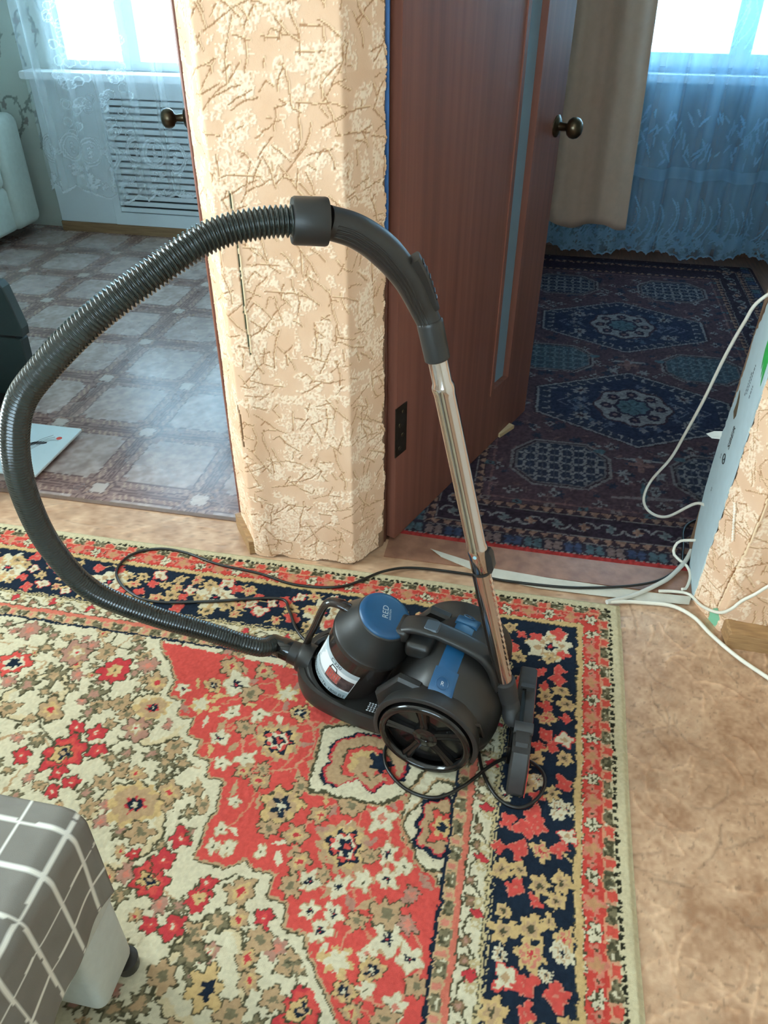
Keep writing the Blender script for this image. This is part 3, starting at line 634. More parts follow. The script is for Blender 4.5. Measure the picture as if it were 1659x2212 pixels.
for x, y, r in ((-.045, .845, .075),):
    F = cv.flower
    F(x, y, r * 1.12, 4, TAN, .14); F(x, y, r * 1.06, 4, OUT, .14); F(x, y, r, 4, CREAM, .14); F(x, y, r * .80, 8, NAVY, .1); F(x, y, r * .68, 8, DRED, .12); F(x, y, r * .64, 8, TAN, .12)
    F(x, y, r * .42, 6, OUT, .2); F(x, y, r * .38, 6, RED, .2); F(x, y, r * .25, 6, YEL, .25); F(x, y, r * .13, 5, NAVY, .2)

# borders: t = distance in from the outer edge, s = along the edge
def jit(A, amp, sc, sd): return A + amp * (vnoise(cv.X, cv.Y, sc, sd) - .5) * 2
TR = RX - cv.WX; TT = RY - cv.WY; TL = cv.WX - RL
T = np.minimum(np.minimum(TR, TT), TL); S = np.where(TT <= np.minimum(TR, TL), cv.WX, cv.WY)
cx, cy = cv.X, cv.Y
def band(a, b, col, m=True): cv.c[(T >= a) & (T < b) & m] = col
band(-.1, .356, CREAM); band(.349, .356, NAVY)
band(.326, .349, LA(192, 158, 118)); ph = (S / .052) % 1
nz = vnoise(cx, cy, .006, 71)
band(.327, .347, GRN, (ph < .55)); band(.329, .346, OUT, (ph < .55) & (nz > .62)); band(.329, .346, CREAM, (ph < .55) & (nz < .2)); band(.331, .345, PINK, (ph > .66) & (ph < .84))
band(.314, .326, LA(204, 112, 92)); band(.312, .3145, OUT)
band(.274, .312, CREAM); band(.260, .274, LA(196, 176, 132)); band(.262, .2655, NAVY); band(.2695, .273, OUT, np.sin(S * 700) > -.4)
vine = .293 + .011 * np.sin(S / .106 * 2 * PI); cv.c[(np.abs(T - vine) < .0022) & (T > .27) & (T < .312)] = OUT
band(.111, .260, NAVY); band(.097, .111, YEL); band(.095, .0975, OUT, np.sin(S * 620) > -.2); band(.1095, .112, OUT, np.sin(S * 560) > -.5)
band(.057, .095, LA(198, 72, 62)); band(.055, .058, LA(214, 140, 108))
ph = (S / .064) % 1; band(.036, .055, LA(204, 150, 118)); band(.036, .055, GRN, (np.abs(ph - .5) * 2 < .55)); band(.037, .054, OUT, (np.abs(ph - .5) * 2 < .55) & (nz > .55)); band(.036, .055, CREAM, (np.abs(ph - .5) * 2 < .55) & (nz < .22))
band(.036, .053, LA(206, 84, 70), (np.abs(ph - .5) * 2 > .72))
band(-.1, .036, LA(206, 192, 156)); band(.0265, .0345, LA(46, 46, 36), (S / .0165) % 1 < .62)
# motifs along the borders
def along(t, step, off=0.0):
    out = []
    y = RY - t
    x = RX - t - off
    while x > -1.6: out.append((x, RY - t, 0)); x -= step
    y = RY - t - off - step * .5
    while y > .36: out.append((RX - t, y, 1)); y -= step
    return out
for x, y, sd in along(.076, .105): cv.flower(x, y, .015, 6, OUT, .2); cv.flower(x, y, .0125, 6, CREAM, .32); cv.flower(x, y, .005, 4, OUT, .4)
for x, y, sd in along(.076, .105, .052): cv.flower(x, y, .0165, 5, PINK, .25); cv.flower(x, y, .011, 4, LA(190, 140, 100), .35)
for o in (.026, .079):
    for x, y, sd in along(.076, .105, o): cv.flower(x, y, .0085, 4, PINK, .3, .7); cv.disc(x, y, .0032, OUT)
for x, y, sd in along(.286, .106): cv.flower(x, y, .0125, 4, OUT, .2, .78); cv.flower(x, y, .0105, 4, DRED, .28, .78)
for o in (.036, .070):
    for x, y, sd in along(.299, .106, o): cv.flower(x, y, .0115, 6, OUT, .2); cv.flower(x, y, .0085, 6, LA(140, 112, 84), .2); cv.disc(x, y, .0035, MAUVE)
for o in (.018, .088):
    for x, y, sd in along(.284, .106, o): cv.flower(x, y, .009, 6, LA(186, 166, 124), .25); cv.disc(x, y, .004, CREAM)
for x, y, r, k in BDF: flower(cv, x, y, r, k, (x * 47 + y * 71) % 6.28)
pb = []
def far_enough(x, y, d): return min([9] + [math.hypot(x - p[0], y - p[1]) for p in pb]) > d
for f in BDF: pb.append((f[0], f[1]))
x = .0
while x > -1.6:                        # top border: a large rosette every 0.3 m, sprays between
    flower(cv, x - .12, RY - .185, .05, 'CB', x); pb.append((x - .12, RY - .185)); x -= .30
for i in range(900):
    if i % 3: x, y = R_.uniform(-1.6, .03), RY - R_.uniform(.126, .246)
    else: x, y = RX - R_.uniform(.126, .246), R_.uniform(.37, 1.42)
    if far_enough(x, y, .031):
        pb.append((x, y)); k = ['YB', 'RB', 'YR', 'RB', 'YB', 'CR'][i % 6]
        cv.stroke([(x, y), (x + R_.uniform(-.03, .03), y + R_.uniform(-.02, .02))], .005, YEL); flower(cv, x, y, R_.uniform(.012, .019), k, R_.uniform(0, 6))
# woven corner blocks are left as the borders meet; slight colour variation of the wool
v = .74 + .20 * vnoise(cv.X, cv.Y, .004, 91) + .10 * (vnoise(cv.X, cv.Y, .08, 92) - .5); cv.c *= v[..., None]
h = RH + .0014 * (R_.rand(*cv.X.shape) - .5) + .0012 * vnoise(cv.X, cv.Y, .009, 93)
lum = cv.c.mean(-1); h -= .0010 * (lum < .10)
edge_drop = smoothstep(.0, .012, np.minimum(np.minimum(RX - cv.X, RY - cv.Y), cv.X - RL)); h = .0015 + (h - .0015) * edge_drop
wav = .004 * np.sin(cv.Y * 5 + .5) * smoothstep(-.1, RX, cv.X)
h += .002 * np.exp(-((cv.Y - 1.5) / .05) ** 2) * np.sin(cv.X * 9) ** 2
P = np.stack([cv.X + wav, cv.Y, h], -1)
M_wool = mat_attr('wool_pile', .95, .08, bump=.5, bscale=900)
carpet = tag(grid_obj('carpet', P, cv.c, M_wool), 'red, cream and navy floral oriental carpet under the vacuum cleaner', 'carpet')

# ---- dark carpet of the right room
FX0, FX1, FY0, FY1 = -.30, 1.14, 1.735, 4.34
xs = axis((FX0, .95, .0042), (.95, FX1, .0042)); ys = axis((FY0, 2.9, .0048), (2.9, FY1, .008))
PUR, DNV, LT, TEAL, ORG, WINE = LA(98, 72, 78), LA(52, 58, 78), LA(158, 152, 152), LA(94, 118, 126), LA(176, 134, 112), LA(68, 48, 56)
cv = Canvas(xs, ys, PUR, warp=.003, wscale=.008, seed=61); R_ = np.random.RandomState(5)
cxm = .425
# little motifs over the wine ground
for i in range(1500):
    x, y = R_.uniform(FX0, FX1), R_.uniform(2.0, FY1); k = i % 4; r = R_.uniform(.008, .02)
    if k == 0: cv.flower(x, y, r, 4, LT, .4); cv.flower(x, y, r * .5, 4, WINE, .3)
    elif k == 1: cv.stroke([(x - r, y), (x + r, y)], .004, LA(140, 112, 112)); cv.stroke([(x, y - r), (x, y + r)], .004, LA(140, 112, 112))
    elif k == 2: cv.flower(x, y, r, 6, DNV, .3)
    else: cv.leaf(x, y, r * 1.3, r * .5, R_.uniform(0, 3), LA(130, 96, 96))
def octagon(x, y, rx, ry, fill, lit):
    c = .42
    def ring(f): return [(x - rx * f, y - ry * f * c), (x - rx * f, y + ry * f * c), (x - rx * f * c * 1.3, y + ry * f), (x + rx * f * c * 1.3, y + ry * f), (x + rx * f, y + ry * f * c), (x + rx * f, y - ry * f * c), (x + rx * f * c * 1.3, y - ry * f), (x - rx * f * c * 1.3, y - ry * f)]
    cv.poly(ring(1.0), LA(150, 140, 138)); cv.poly(ring(.94), WINE); cv.poly(ring(.90), LA(124, 116, 118)); cv.poly(ring(.85), fill)
    for i in range(-3, 4):
        for j in range(-2, 3):
            px, py = x + i * rx * .24, y + j * ry * .32
            if abs(i) * .24 + abs(j) * .2 < .95: cv.flower(px, py, rx * .09, 4, lit, .5); cv.disc(px, py, rx * .03, fill)
    for i in range(-3, 3):
        px = x + (i + .5) * rx * .24; cv.stroke([(px, y - ry * .7), (px, y + ry * .7)], .004, LA(90, 92, 104))
for yy in (2.21, 3.90): octagon(.165, yy, .165, .14, DNV, LT); octagon(.685, yy, .165, .14, DNV, LT)
for yy in (3.03,): octagon(.13, yy, .16, .13, LA(74, 90, 102), LA(120, 134, 140)); octagon(.72, yy, .16, .13, LA(74, 90, 102), LA(120, 134, 140))
def hexmed(x, y):
    w, hh, q = .35, .285, .10
    def ring(f): return [(x - w * f, y - q * f), (x - w * f, y + q * f), (x, y + hh * f), (x + w * f, y + q * f), (x + w * f, y - q * f), (x, y - hh * f)]
    cv.poly(ring(1.04), WINE); cv.poly(ring(1.0), DNV); cv.stroke(ring(1.0), .009, LT, closed=True); cv.poly(ring(.86), LA(46, 54, 80))
    R6 = ring(.94)
    for i in range(6):                                   # hooks along the rim
        a, b = np.array(R6[i]), np.array(R6[(i + 1) % 6]); n = max(4, int(np.linalg.norm(b - a) / .038))
        for k in range(n):
            p = a + (b - a) * (k + .5) / n; ins = (np.array((x, y)) - p); ins /= np.linalg.norm(ins)
            cv.stroke([tuple(p), tuple(p + ins * .022)], .007, LT); cv.stroke([tuple(p + ins * .022), tuple(p + ins * .022 + (b - a) / np.linalg.norm(b - a) * .014)], .006, LT)
    for i in range(90):
        t = R_.uniform(0, 6.28); f = R_.uniform(.2, .8); px, py = x + w * f * math.cos(t) * .9, y + hh * f * math.sin(t) * .8
        cv.flower(px, py, R_.uniform(.007, .014), 4, [LA(104, 110, 128), LA(90, 104, 124), LA(140, 134, 136)][i % 3], .4)
    for sx in (-1, 1):
        for sy in (-1, 1): cv.flower(x + sx * .19, y + sy * .10, .026, 8, LT, .3); cv.flower(x + sx * .19, y + sy * .10, .012, 6, WINE, .3)
        for k in range(3): cv.stroke([(x + sx * (.16 + k * .04), y - .05 + k * .01), (x + sx * (.2 + k * .04), y), (x + sx * (.16 + k * .04), y + .05 - k * .01)], .005, LA(120, 124, 138))
    cv.flower(x, y, .142, 8, WINE, .05, irr=0); cv.flower(x, y, .132, 8, LT, .06, irr=0)
    for k in range(8): t = k * PI / 4; cv.flower(x + .098 * math.cos(t), y + .098 * math.sin(t), .022, 8, LA(52, 40, 60), .08, irr=.02); cv.disc(x + .098 * math.cos(t), y + .098 * math.sin(t), .009, LA(140, 110, 110))
    cv.flower(x, y, .070, 8, LA(52, 44, 66), .06, irr=0); cv.flower(x, y, .056, 8, TEAL, .1, irr=.02)
    for k in range(6): t = k * PI / 3; cv.leaf(x + .028 * math.cos(t), y + .028 * math.sin(t), .02, .006, t, LA(60, 80, 96))
for yy in (2.65, 3.42): hexmed(cxm, yy)
for yy in (2.28, 3.04):                                   # small trees between the medallions
    cv.leaf(cxm, yy, .09, .012, 0, LT); cv.leaf(cxm, yy - .02, .05, .016, PI / 2, LT); cv.flower(cxm, yy - .03, .03, 4, LA(150, 110, 104), .5)
    for sx in (-1, 1): cv.disc(cxm + sx * .13, yy + .03, .02, TEAL, ry=.013); cv.flower(cxm + sx * .06, yy - .09, .018, 6, LT, .4)
cv.leaf(cxm, 2.06, .13, .012, .1, LA(150, 134, 134)); cv.leaf(cxm, 2.09, .06, .012, PI / 2, TEAL)
# border bands along the near edge and both long sides
TT = np.minimum(cv.WY - FY0, FY1 - cv.WY); TLf = cv.WX - FX0; TRt = FX1 - cv.WX; T = np.minimum(TT, np.minimum(TLf, TRt)); S = np.where(TT <= np.minimum(TLf, TRt), cv.WX, cv.WY)
def band(a, b, col, m=True): cv.c[(T >= a) & (T < b) & m] = col
band(-.1, .25, WINE); band(.243, .25, LA(140, 100, 100)); band(.225, .243, PUR)
tri = np.abs((S / .036) % 1 - .5) * 2
band(.200, .222, ORG, (T - .200) / .022 > tri * 1.3 - .15); band(.195, .199, LA(150, 140, 136)); band(.100, .195, LA(58, 42, 54)); band(.098, .102, LA(150, 140, 136))
band(.074, .096, ORG, (T - .074) / .022 > tri * 1.3 - .15); band(.068, .072, LA(140, 130, 128)); band(.022, .068, LA(54, 46, 60)); band(.018, .022, LA(176, 166, 160), np.sin(S * 400) > -.3); band(-.1, .018, WINE); band(-.1, .018, LA(206, 62, 56), cv.WY - FY0 < .019)
def sides(t, step):
    out = [(x, FY0 + t, 0) for x in np.arange(FX0 + t, FX1 - t, step)]
    out += [(FX0 + t, y, 1) for y in np.arange(FY0 + t + step, FY1, step)] + [(FX1 - t, y, 1) for y in np.arange(FY0 + t + step, FY1, step)]
    return out
for i, (x, y, sd) in enumerate(sides(.147, .078)):
    for sg in (-1, 1):
        pts = []
        for k in range(18):
            t = k / 17 * 4.9; r = .026 * (1 - .13 * t); du, dv = sg * (.018 + r * math.cos(t) * 1.0 - .008), r * math.sin(t) * sg * (1 if i % 2 else -1)
            pts.append((x + du, y + dv) if not sd else (x + dv, y + du))
        cv.stroke(pts, .0065, LT)
    cv.flower(x, y, .013, 4, ORG if i % 2 else LA(120, 130, 130), .4)
for i, (x, y, sd) in enumerate(sides(.045, .058)):
    cc = [TEAL, LA(150, 126, 120), LA(70, 84, 116)][i % 3]
    for du in (-.014, .014):
        for dv in (-.010, .010): cv.disc(*((x + du, y + dv) if not sd else (x + dv, y + du)), .011, cc)
    cv.disc(x, y, .009, cc); cv.disc(x, y, .004, WINE)
for i, (x, y, sd) in enumerate(sides(.235, .1)): cv.rect(x - .016, x + .016, y - .010, y + .010, TEAL if i % 2 else LA(150, 132, 128)); cv.flower(x, y, .006, 4, WINE, .3)
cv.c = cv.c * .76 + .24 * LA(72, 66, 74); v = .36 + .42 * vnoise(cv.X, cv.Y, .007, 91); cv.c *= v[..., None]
h = .008 + .0012 * (R_.rand(*cv.X.shape) - .5); ed = smoothstep(.0, .014, np.minimum(cv.Y - FY0, FX1 - cv.X)); h = .001 + (h - .001) * ed
bow = .012 * np.sin((cv.X - FX0) / 1.1 * PI) * smoothstep(.5, 0, cv.Y - FY0)
P = np.stack([cv.X, cv.Y - bow + .006, h], -1)
tag(grid_obj('carpet', P, cv.c, M_wool), 'dark wine and blue carpet with hexagon medallions in the room behind the open brown door', 'carpet')

# ------------------------------------------------------------------ hall furniture and cables
M_seatfab = mat('pale_grey_upholstery', (186, 188, 180), .9, noise=.06, nscale=60, bump=.25, bscale=900)
M_blackplastic = mat('black_plastic_foot', (24, 24, 24), .4, noise=.1, nscale=50)
bench = empty('low_sofa', (-.95, .0, .009)); tag(bench, 'pale grey low sofa corner at the lower left, under a checked throw', 'sofa')
def rbox(a, b, r, n=5):
    """box with rounded vertical edges and rounded top and bottom rims"""
    x0, y0, z0 = a; x1, y1, z1 = b; rings = []
    def outline(ins):
        pts = []
        for cx_, cy_, a0 in ((x1 - r, y1 - r, 0), (x0 + r, y1 - r, 90), (x0 + r, y0 + r, 180), (x1 - r, y0 + r, 270)):
            for k in range(n + 1):
                t = math.radians(a0 + 90 * k / n); q = max(r - ins, .0005); pts.append((cx_ + q * math.cos(t), cy_ + q * math.sin(t)))
        return pts
    zs = [(z0 + r * (1 - math.cos(t)), r * (1 - math.sin(t))) for t in np.linspace(0, PI / 2, n)] + [(z1 - r * (1 - math.cos(t)), r * (1 - math.sin(t))) for t in np.linspace(PI / 2, 0, n)]
    for z, ins in zs: rings.append([(x, y, z) for x, y in outline(ins)])
    return MB().loft(rings)
rbox((-.45, -.70, .205), (.434, .510, .443), .018).build('seat_cushion', M_seatfab, bench, True, 60)
rbox((.20, .405, .028), (.430, .506, .212), .018).build('end_support', M_seatfab, bench, True, 60)
rbox((-.44, -.68, .12), (.20, .40, .206), .015).build('seat_base', mat('dark_sofa_base', (60, 60, 58), .9, noise=.1), bench, True, 60)
MB().lathe([(0, .015), (.004, .019), (.03, .021), (.032, .012)], (.420, .488, 0), (0, 0, 1), 20).build('foot', M_blackplastic, bench, True)
MB().lathe([(0, .015), (.004, .019), (.12, .021), (.121, .012)], (.10, -.5, 0), (0, 0, 1), 20).build('foot', M_blackplastic, bench, True)

# throw lying over the seat, its edge hanging down the right side
s_ax = axis((0, .5, .02), (.5, 1.10, .0032)); y_ax = axis((-.62, .0, .02), (.0, .496, .0032))
cv = Canvas(s_ax, y_ax, LA(122, 117, 109), warp=.0012, wscale=.03, seed=14)
top_len = .86
cv.c *= (.93 + .12 * vnoise(cv.X, cv.Y, .02, 3))[..., None]
for k in range(-2, 14):
    sx = .898 - k * .067 if k < 0 else .898 - k * .067
    w = .0042 if k % 2 else .0058
    cv.stroke([(sx, -.62), (sx, .5)], w, LA(222, 218, 206))
for k in range(20): cv.stroke([(0, .465 - k * .057), (1.12, .465 - k * .057)], .0058, LA(222, 218, 206))
cv.stroke([(0, .486), (1.12, .486)], .0015, LA(120, 114, 108)); cv.stroke([(1.093, -.6), (1.093, .5)], .002, LA(120, 114, 108))
S_, Y_ = cv.X, cv.Y; rr = .030; flat = .872
u = S_ - flat; arc = rr * PI / 2
ang_ = np.clip(u / rr, 0, PI / 2); drop = np.clip(u - arc, 0, None)
wob = .006 * np.sin(Y_ * 23 + 1) * smoothstep(0, .2, drop) + .004 * np.sin(Y_ * 51) * smoothstep(0, .2, drop)
Xp = np.where(u < 0, S_ - flat, rr * np.sin(ang_)) - .5405 + wob + .003
Zp = .4535 - rr * (1 - np.cos(ang_)) - drop + .0025 * vnoise(S_, Y_, .09, 5) + .003 * np.exp(-((Y_ - .25 - S_ * .1) / .012) ** 2)
Yp = Y_ + .012 * smoothstep(.45, .49, Y_) * 0
Zp = Zp - .018 * smoothstep(.47, .492, Y_) * (u < 0) * 0
throw = grid_obj('throw_blanket', np.stack([Xp, Yp, Zp + .009], -1), cv.c, mat_attr('checked_cotton', .85, .2, bump=.3, bscale=1100))
sol = throw.modifiers.new('thickness', 'SOLIDIFY'); sol.thickness = .003; sol.offset = 1
tag(throw, 'grey throw with white grid lines draped over the low sofa', 'blanket')

def cable(name, pts, r, m, label, step=.012, seg=10):
    o = MB().tube(spline(pts, step), r, seg).build(name, m, None, True, 80); return tag(o, label, 'cable')
M_white_cable = mat('white_cable', (226, 220, 204), .4, noise=.05, nscale=30)
M_grey_cable = mat('grey_cable', (200, 196, 184), .4, noise=.05, nscale=30)
cable('white_cable', [(.60, 1.80, .83), (.515, 1.815, .752), (.50, 1.842, .682), (.49, 1.884, .572), (.48, 1.925, .43), (.468, 1.97, .30), (.455, 2.0, .20), (.42, 2.02, .10), (.41, 2.0, .045), (.43, 1.96, .030), (.47, 1.92, .05), (.512, 1.84, .16), (.532, 1.79, .19)], .0042, M_white_cable, 'thin white cable hanging in a loop in front of the dark carpet')
cable('grey_cable', [(.529, 1.800, .03), (.512, 1.764, .018), (.475, 1.706, .014), (.441, 1.665, .013), (.364, 1.600, .011), (.291, 1.552, .0165)], .0062, M_grey_cable, 'thick pale grey cable running over the tape strip to the carpet corner')
cable('white_cable', [(.30, 1.556, .0155), (.345, 1.572, .0095), (.388, 1.578, .0085), (.459, 1.580, .0085), (.510, 1.548, .0085), (.545, 1.492, .0085), (.598, 1.425, .0085), (.66, 1.368, .0085), (.80, 1.24, .0085)], .0052, M_white_cable, 'white cable crossing the tan floor towards the right edge')
cable('white_cable', [(.43, 1.628, .012), (.47, 1.636, .0105), (.509, 1.632, .0105), (.528, 1.570, .03), (.553, 1.515, .064), (.572, 1.500, .094), (.588, 1.499, .125), (.612, 1.498, .153), (.635, 1.496, .187), (.70, 1.490, .26), (.78, 1.484, .32)], .0042, M_white_cable, 'thin white cable climbing the torn wallpaper of the right post')
cable('white_cable', [(.526, 1.775, .085), (.49, 1.80, .055), (.478, 1.782, .030), (.492, 1.765, .020), (.514, 1.742, .016), (.519, 1.706, .012), (.503, 1.655, .012), (.49, 1.645, .0145)], .0040, M_white_cable, 'short twisted white cable at the foot of the printed carton')

# carton lining on the side of the right doorway
lin_ = empty('carton_lining', (.5205, 1.622, 0), math.atan2(.238, .011)); tag(lin_, 'pale blue torn carton with printed lettering lining the right door post', 'carton')
rj = random.Random(3)
def jag(pts, amp, n=6):
    out = []
    for (a, b), (c, d) in zip(pts[:-1], pts[1:]):
        for k in range(n): t = k / n; out.append((a + (c - a) * t + (rj.uniform(-amp, amp) if k else 0), b + (d - b) * t))
    out.append(pts[-1]); return out
left = jag([(.13, .0), (.165, .056), (.20, .13), (.222, .216), (.226, .36)], .002) + jag([(.226, .36), (.212, .437), (.20, .50), (.196, .587), (.20, .666), (.182, .708), (.165, .80), (.16, 1.10), (.17, 1.6)], .0055, 9)
poly = [(.0, .0)] + left + [(.0, 1.10)]
def upright(mb):  # prism drawn in (x, z) with thickness along local y
    mb.v = [(x, z, y) for x, y, z in mb.v]; return mb
M_carton = mat('pale_blue_carton', (190, 208, 212), .55, noise=.06, nscale=30)
# fan triangulation would break on the jagged side, so build it as a strip
v = []; f = []
for i, (a, z) in enumerate(left):
    for y in (0, .004): v += [(0.0, y, z), (a, y, z)]
    if i:
        p, q = (i - 1) * 4, i * 4
        f += [(p, q, q + 1, p + 1), (p + 2, p + 3, q + 3, q + 2), (p + 1, q + 1, q + 3, p + 3), (p, p + 2, q + 2, q)]
MB().add(v, f).build('carton_sheet', M_carton, lin_)
M_ink = mat('black_print', (28, 30, 32), .6, noise=.05); M_green = mat('green_print', (60, 176, 84), .5, noise=.08, nscale=30); M_kraft = mat('torn_brown_card', (96, 78, 54), .9, noise=.3, nscale=60)
def print_text(body, size, a, z, parent, m, name='lettering', yy=.0046):
    tv, tf = text_geo(body, size)      # reads upwards: text x -> +z, text y -> +x
    return MB().add([(a + y, yy, z + x) for x, y, _ in tv], tf).build(name, m, parent)
print_text('SBER', .030, .118, .432, lin_, M_ink)
lg = MB()
ring = [(.125 + .0125 * math.cos(t), .0046, .366 + .0125 * math.sin(t)) for t in np.linspace(0, 2 * PI, 30)]
lg.tube(ring, .0013, 6); lg.tube([(.130, .0046, .361), (.123, .0046, .364), (.117, .0046, .374)], .0013, 6); lg.build('logo_mark', M_ink, lin_)
for k, (a, z, l) in enumerate(((.118, .545, .06), (.106, .555, .07), (.075, .560, .03), (.160, .345, .012), (.150, .25, .012))):
    pr = MB(); r2 = random.Random(k); z0 = z
    while z0 < z + l: w = r2.uniform(.003, .008); pr.box((a, .0042, z0), (a + .006, .0046, z0 + w)); z0 += w + .003
    pr.build('fine_print', mat('grey_print', (110, 122, 128), .6), lin_)
sw = MB()
for k in range(3):
    pts = [(.02 + .018 * k + .01 * math.sin(t * 3), .0047, .62 + t * .10 + .012 * k) for t in np.linspace(0, 1, 10)]
    sw.loft([[(p[0] - .008 * math.sin(PI * i / 9) - .001, p[1], p[2]), (p[0] + .008 * math.sin(PI * i / 9) + .001, p[1], p[2])] for i, p in enumerate(pts)], cap=False, closed=False)
sw.build('green_stripe', M_green, lin_)
v0 = [(.150, .465), (.172, .475), (.168, .50), (.176, .53), (.160, .52), (.150, .505), (.140, .48)]
hole = upright(MB().prism(v0, .0035, .0052)); hole.build('torn_hole', M_kraft, lin_)
flap = MB().loft([[(.222, .002, .372), (.222, .005, .372)], [(.236, .010, .366), (.236, .013, .366)], [(.256, .020, .350), (.256, .022, .350)], [(.268, .028, .346), (.268, .029, .346)]], False, False)
flap.add([(.222, .003, .390), (.222, .003, .366), (.250, .018, .372), (.250, .018, .350), (.275, .03, .348)], [(0, 1, 3, 2), (2, 3, 4)]).build('paper_flap', mat('torn_white_paper', (222, 224, 216), .9, noise=.05), lin_)

# tape strip on the threshold
tp = [(-.193, 1.690), (-.016, 1.640), (.135, 1.630), (.283, 1.628), (.404, 1.624), (.515, 1.630)]; tb = [(-.160, 1.662), (.0, 1.596), (.120, 1.584), (.282, 1.586), (.401, 1.588), (.505, 1.598)]
v = []; f = []
for i, (a, b) in enumerate(zip(tp, tb)):
    v += [(a[0], a[1], .0066), (b[0], b[1], .0066), (a[0], a[1], .0045), (b[0], b[1], .0045)]
    if i: p, q = (i - 1) * 4, i * 4; f += [(p, p + 1, q + 1, q), (p + 1, p + 3, q + 3, q + 1), (p, q, q + 2, p + 2)]
tag(MB().add(v, f).build('tape_strip', mat('grey_white_tape', (206, 200, 184), .6, noise=.14, nscale=24, bump=.2, bscale=90), None), 'grey white adhesive strip stuck along the right doorway threshold', 'tape')
wd = MB().prism([(-.045, 2.335), (.0, 2.41), (-.022, 2.425), (-.066, 2.350)], .009, .024, .002); tag(wd.build('door_wedge', mat('light_wood_wedge', (196, 164, 120), .6, noise=.12, nscale=30)), 'small pale wooden wedge beside the open brown door', 'wedge')

# ------------------------------------------------------------------ left room
M_white_paint = mat('white_screen_paint', (214, 222, 226), .45, noise=.03, nscale=12)
scr = empty('radiator_screen', (-1.9, 4.25, 0)); tag(scr, 'white louvred radiator screen under the left room window', 'radiator screen')
MB().box((-.876, -.02, .056), (-.52, .045, .798), .004).build('side_panel', M_white_paint, scr)
gf = MB().box((-.52, -.025, .056), (-.48, .03, .798)).box((.86, -.025, .056), (.9, .03, .798)).box((-.48, -.025, .056), (.86, .03, .125)).box((-.48, -.025, .715), (.86, .03, .798)); gf.build('grille_frame', M_white_paint, scr)
sl = MB().box((-.48, -.018, 0), (.86, -.008, .0235), .002).build('slat', M_white_paint, scr)
MB().box((-.48, .026, .10), (.86, .030, .74)).build('slat_shade_sheet', mat('dark_grille_shadow', (70, 78, 82), .9), scr)  # added dark sheet stands for the shade between the slats
sl0 = 0 and MB().add([(-.48, -.018, 0), (.86, -.018, 0), (.86, .012, .026), (-.48, .012, .026), (-.48, -.018, .005), (.86, -.018, .005), (.86, .012, .031), (-.48, .012, .031)], [(0, 3, 2, 1), (4, 5, 6, 7), (0, 1, 5, 4), (2, 3, 7, 6), (0, 4, 7, 3), (1, 2, 6, 5)]).build('slat', M_white_paint, scr)
sl.location.z = .13
for k in range(1, 17):
    c = sl.copy(); COL.objects.link(c); c.parent = scr; c.location.z = .13 + k * .0345

def folds(S_, Z_, spec):
    y = np.zeros_like(S_)
    for amp, lam, ph, tilt in spec: y += amp * np.sin(2 * PI * S_ / lam + ph + tilt * Z_)
    return y
# tulle of the left window
xs = axis((-2.72, -1.25, .0045)); zs = axis((.20, 1.36, .0045), (1.36, 2.32, .03))
cv = Canvas(xs, zs, np.array((.20, 0, 0)), warp=.003, wscale=.02, seed=70); r = random.Random(2)
fold = folds(cv.X, cv.Y, [(.030, .17, .4, .35), (.012, .083, 1, .6), (.008, .31, 2, 0)])
cv.c[..., 0] = .13 + .15 * smoothstep(.005, .03, np.abs(fold)) + .05 * vnoise(cv.X, cv.Y, .06, 4)
lace = vnoise(cv.X, cv.Y * 0, .09, 5) > .48
for i in range(520):                                    # net of circles
    x, z = r.uniform(-2.72, -1.3), r.uniform(.5, 1.45)
    if vnoise(np.array([[x]]), np.array([[0.]]), .09, 5)[0, 0] > .48:
        cv.stroke([(x + .021 * math.cos(t), z + .021 * math.sin(t)) for t in np.linspace(0, 2 * PI, 15)], .004, np.array((.75, 0, 0)))
k = 0; x = -2.66
while x < -1.3:
    z = .475 + .012 * math.sin(k * 1.7)
    for rad, d in ((1.5, .66), (1.32, .42), (1.16, .68), (1.0, .16)): cv.disc(x, z, .034 * rad, np.array((d, 0, 0)), ry=.050 * rad)
    for dz in (-.022, 0, .022): cv.flower(x, z + dz, .009, 5, np.array((.72, 0, 0)), .3)
    for q in range(9): cv.flower(x + r.uniform(-.05, .05), z - r.uniform(.075, .21), r.uniform(.008, .016), 6, np.array((.68, 0, 0)), .3); 
    cv.flower(x + .06, z, .014, 6, np.array((.6, 0, 0)), .4)
    x += .122; k += 1
hem = .265 + .03 * np.abs(np.sin(cv.X * PI / .122)) * -1 + .02 * np.sin(cv.X * 9)
cv.c[(cv.Y < hem + .014) & (cv.Y > hem)] = (.8, 0, 0)
P = np.stack([cv.X, 4.10 + fold, cv.Y], -1)
tag(grid_obj('tulle_curtain', P, cv.c, mat_tulle('white_lace_tulle', (240, 246, 250)), None, cv.Y > hem), 'white lace tulle curtain with oval motifs at the left window', 'curtain')

# pale sofa in the far left corner
M_sofa2 = mat('pale_green_upholstery', (196, 204, 196), .85, noise=.06, nscale=40, bump=.2, bscale=500)
so = empty('corner_sofa', (-2.87, 3.7, 0)); tag(so, 'pale sofa in the left room corner beside the lace curtain', 'sofa')
rbox((-.62, -.65, .06), (-.03, .30, .30), .03).build('base', M_sofa2, so, True, 60)
rbox((-.62, -.64, .295), (.0, .25, .455), .045).build('seat_cushion', M_sofa2, so, True, 60)
rbox((-.62, .26, .06), (-.0, .50, .64), .05).build('armrest', M_sofa2, so, True, 60)
rbox((-.69, -.65, .06), (-.60, .50, .85), .04).build('backrest', M_sofa2, so, True, 60)

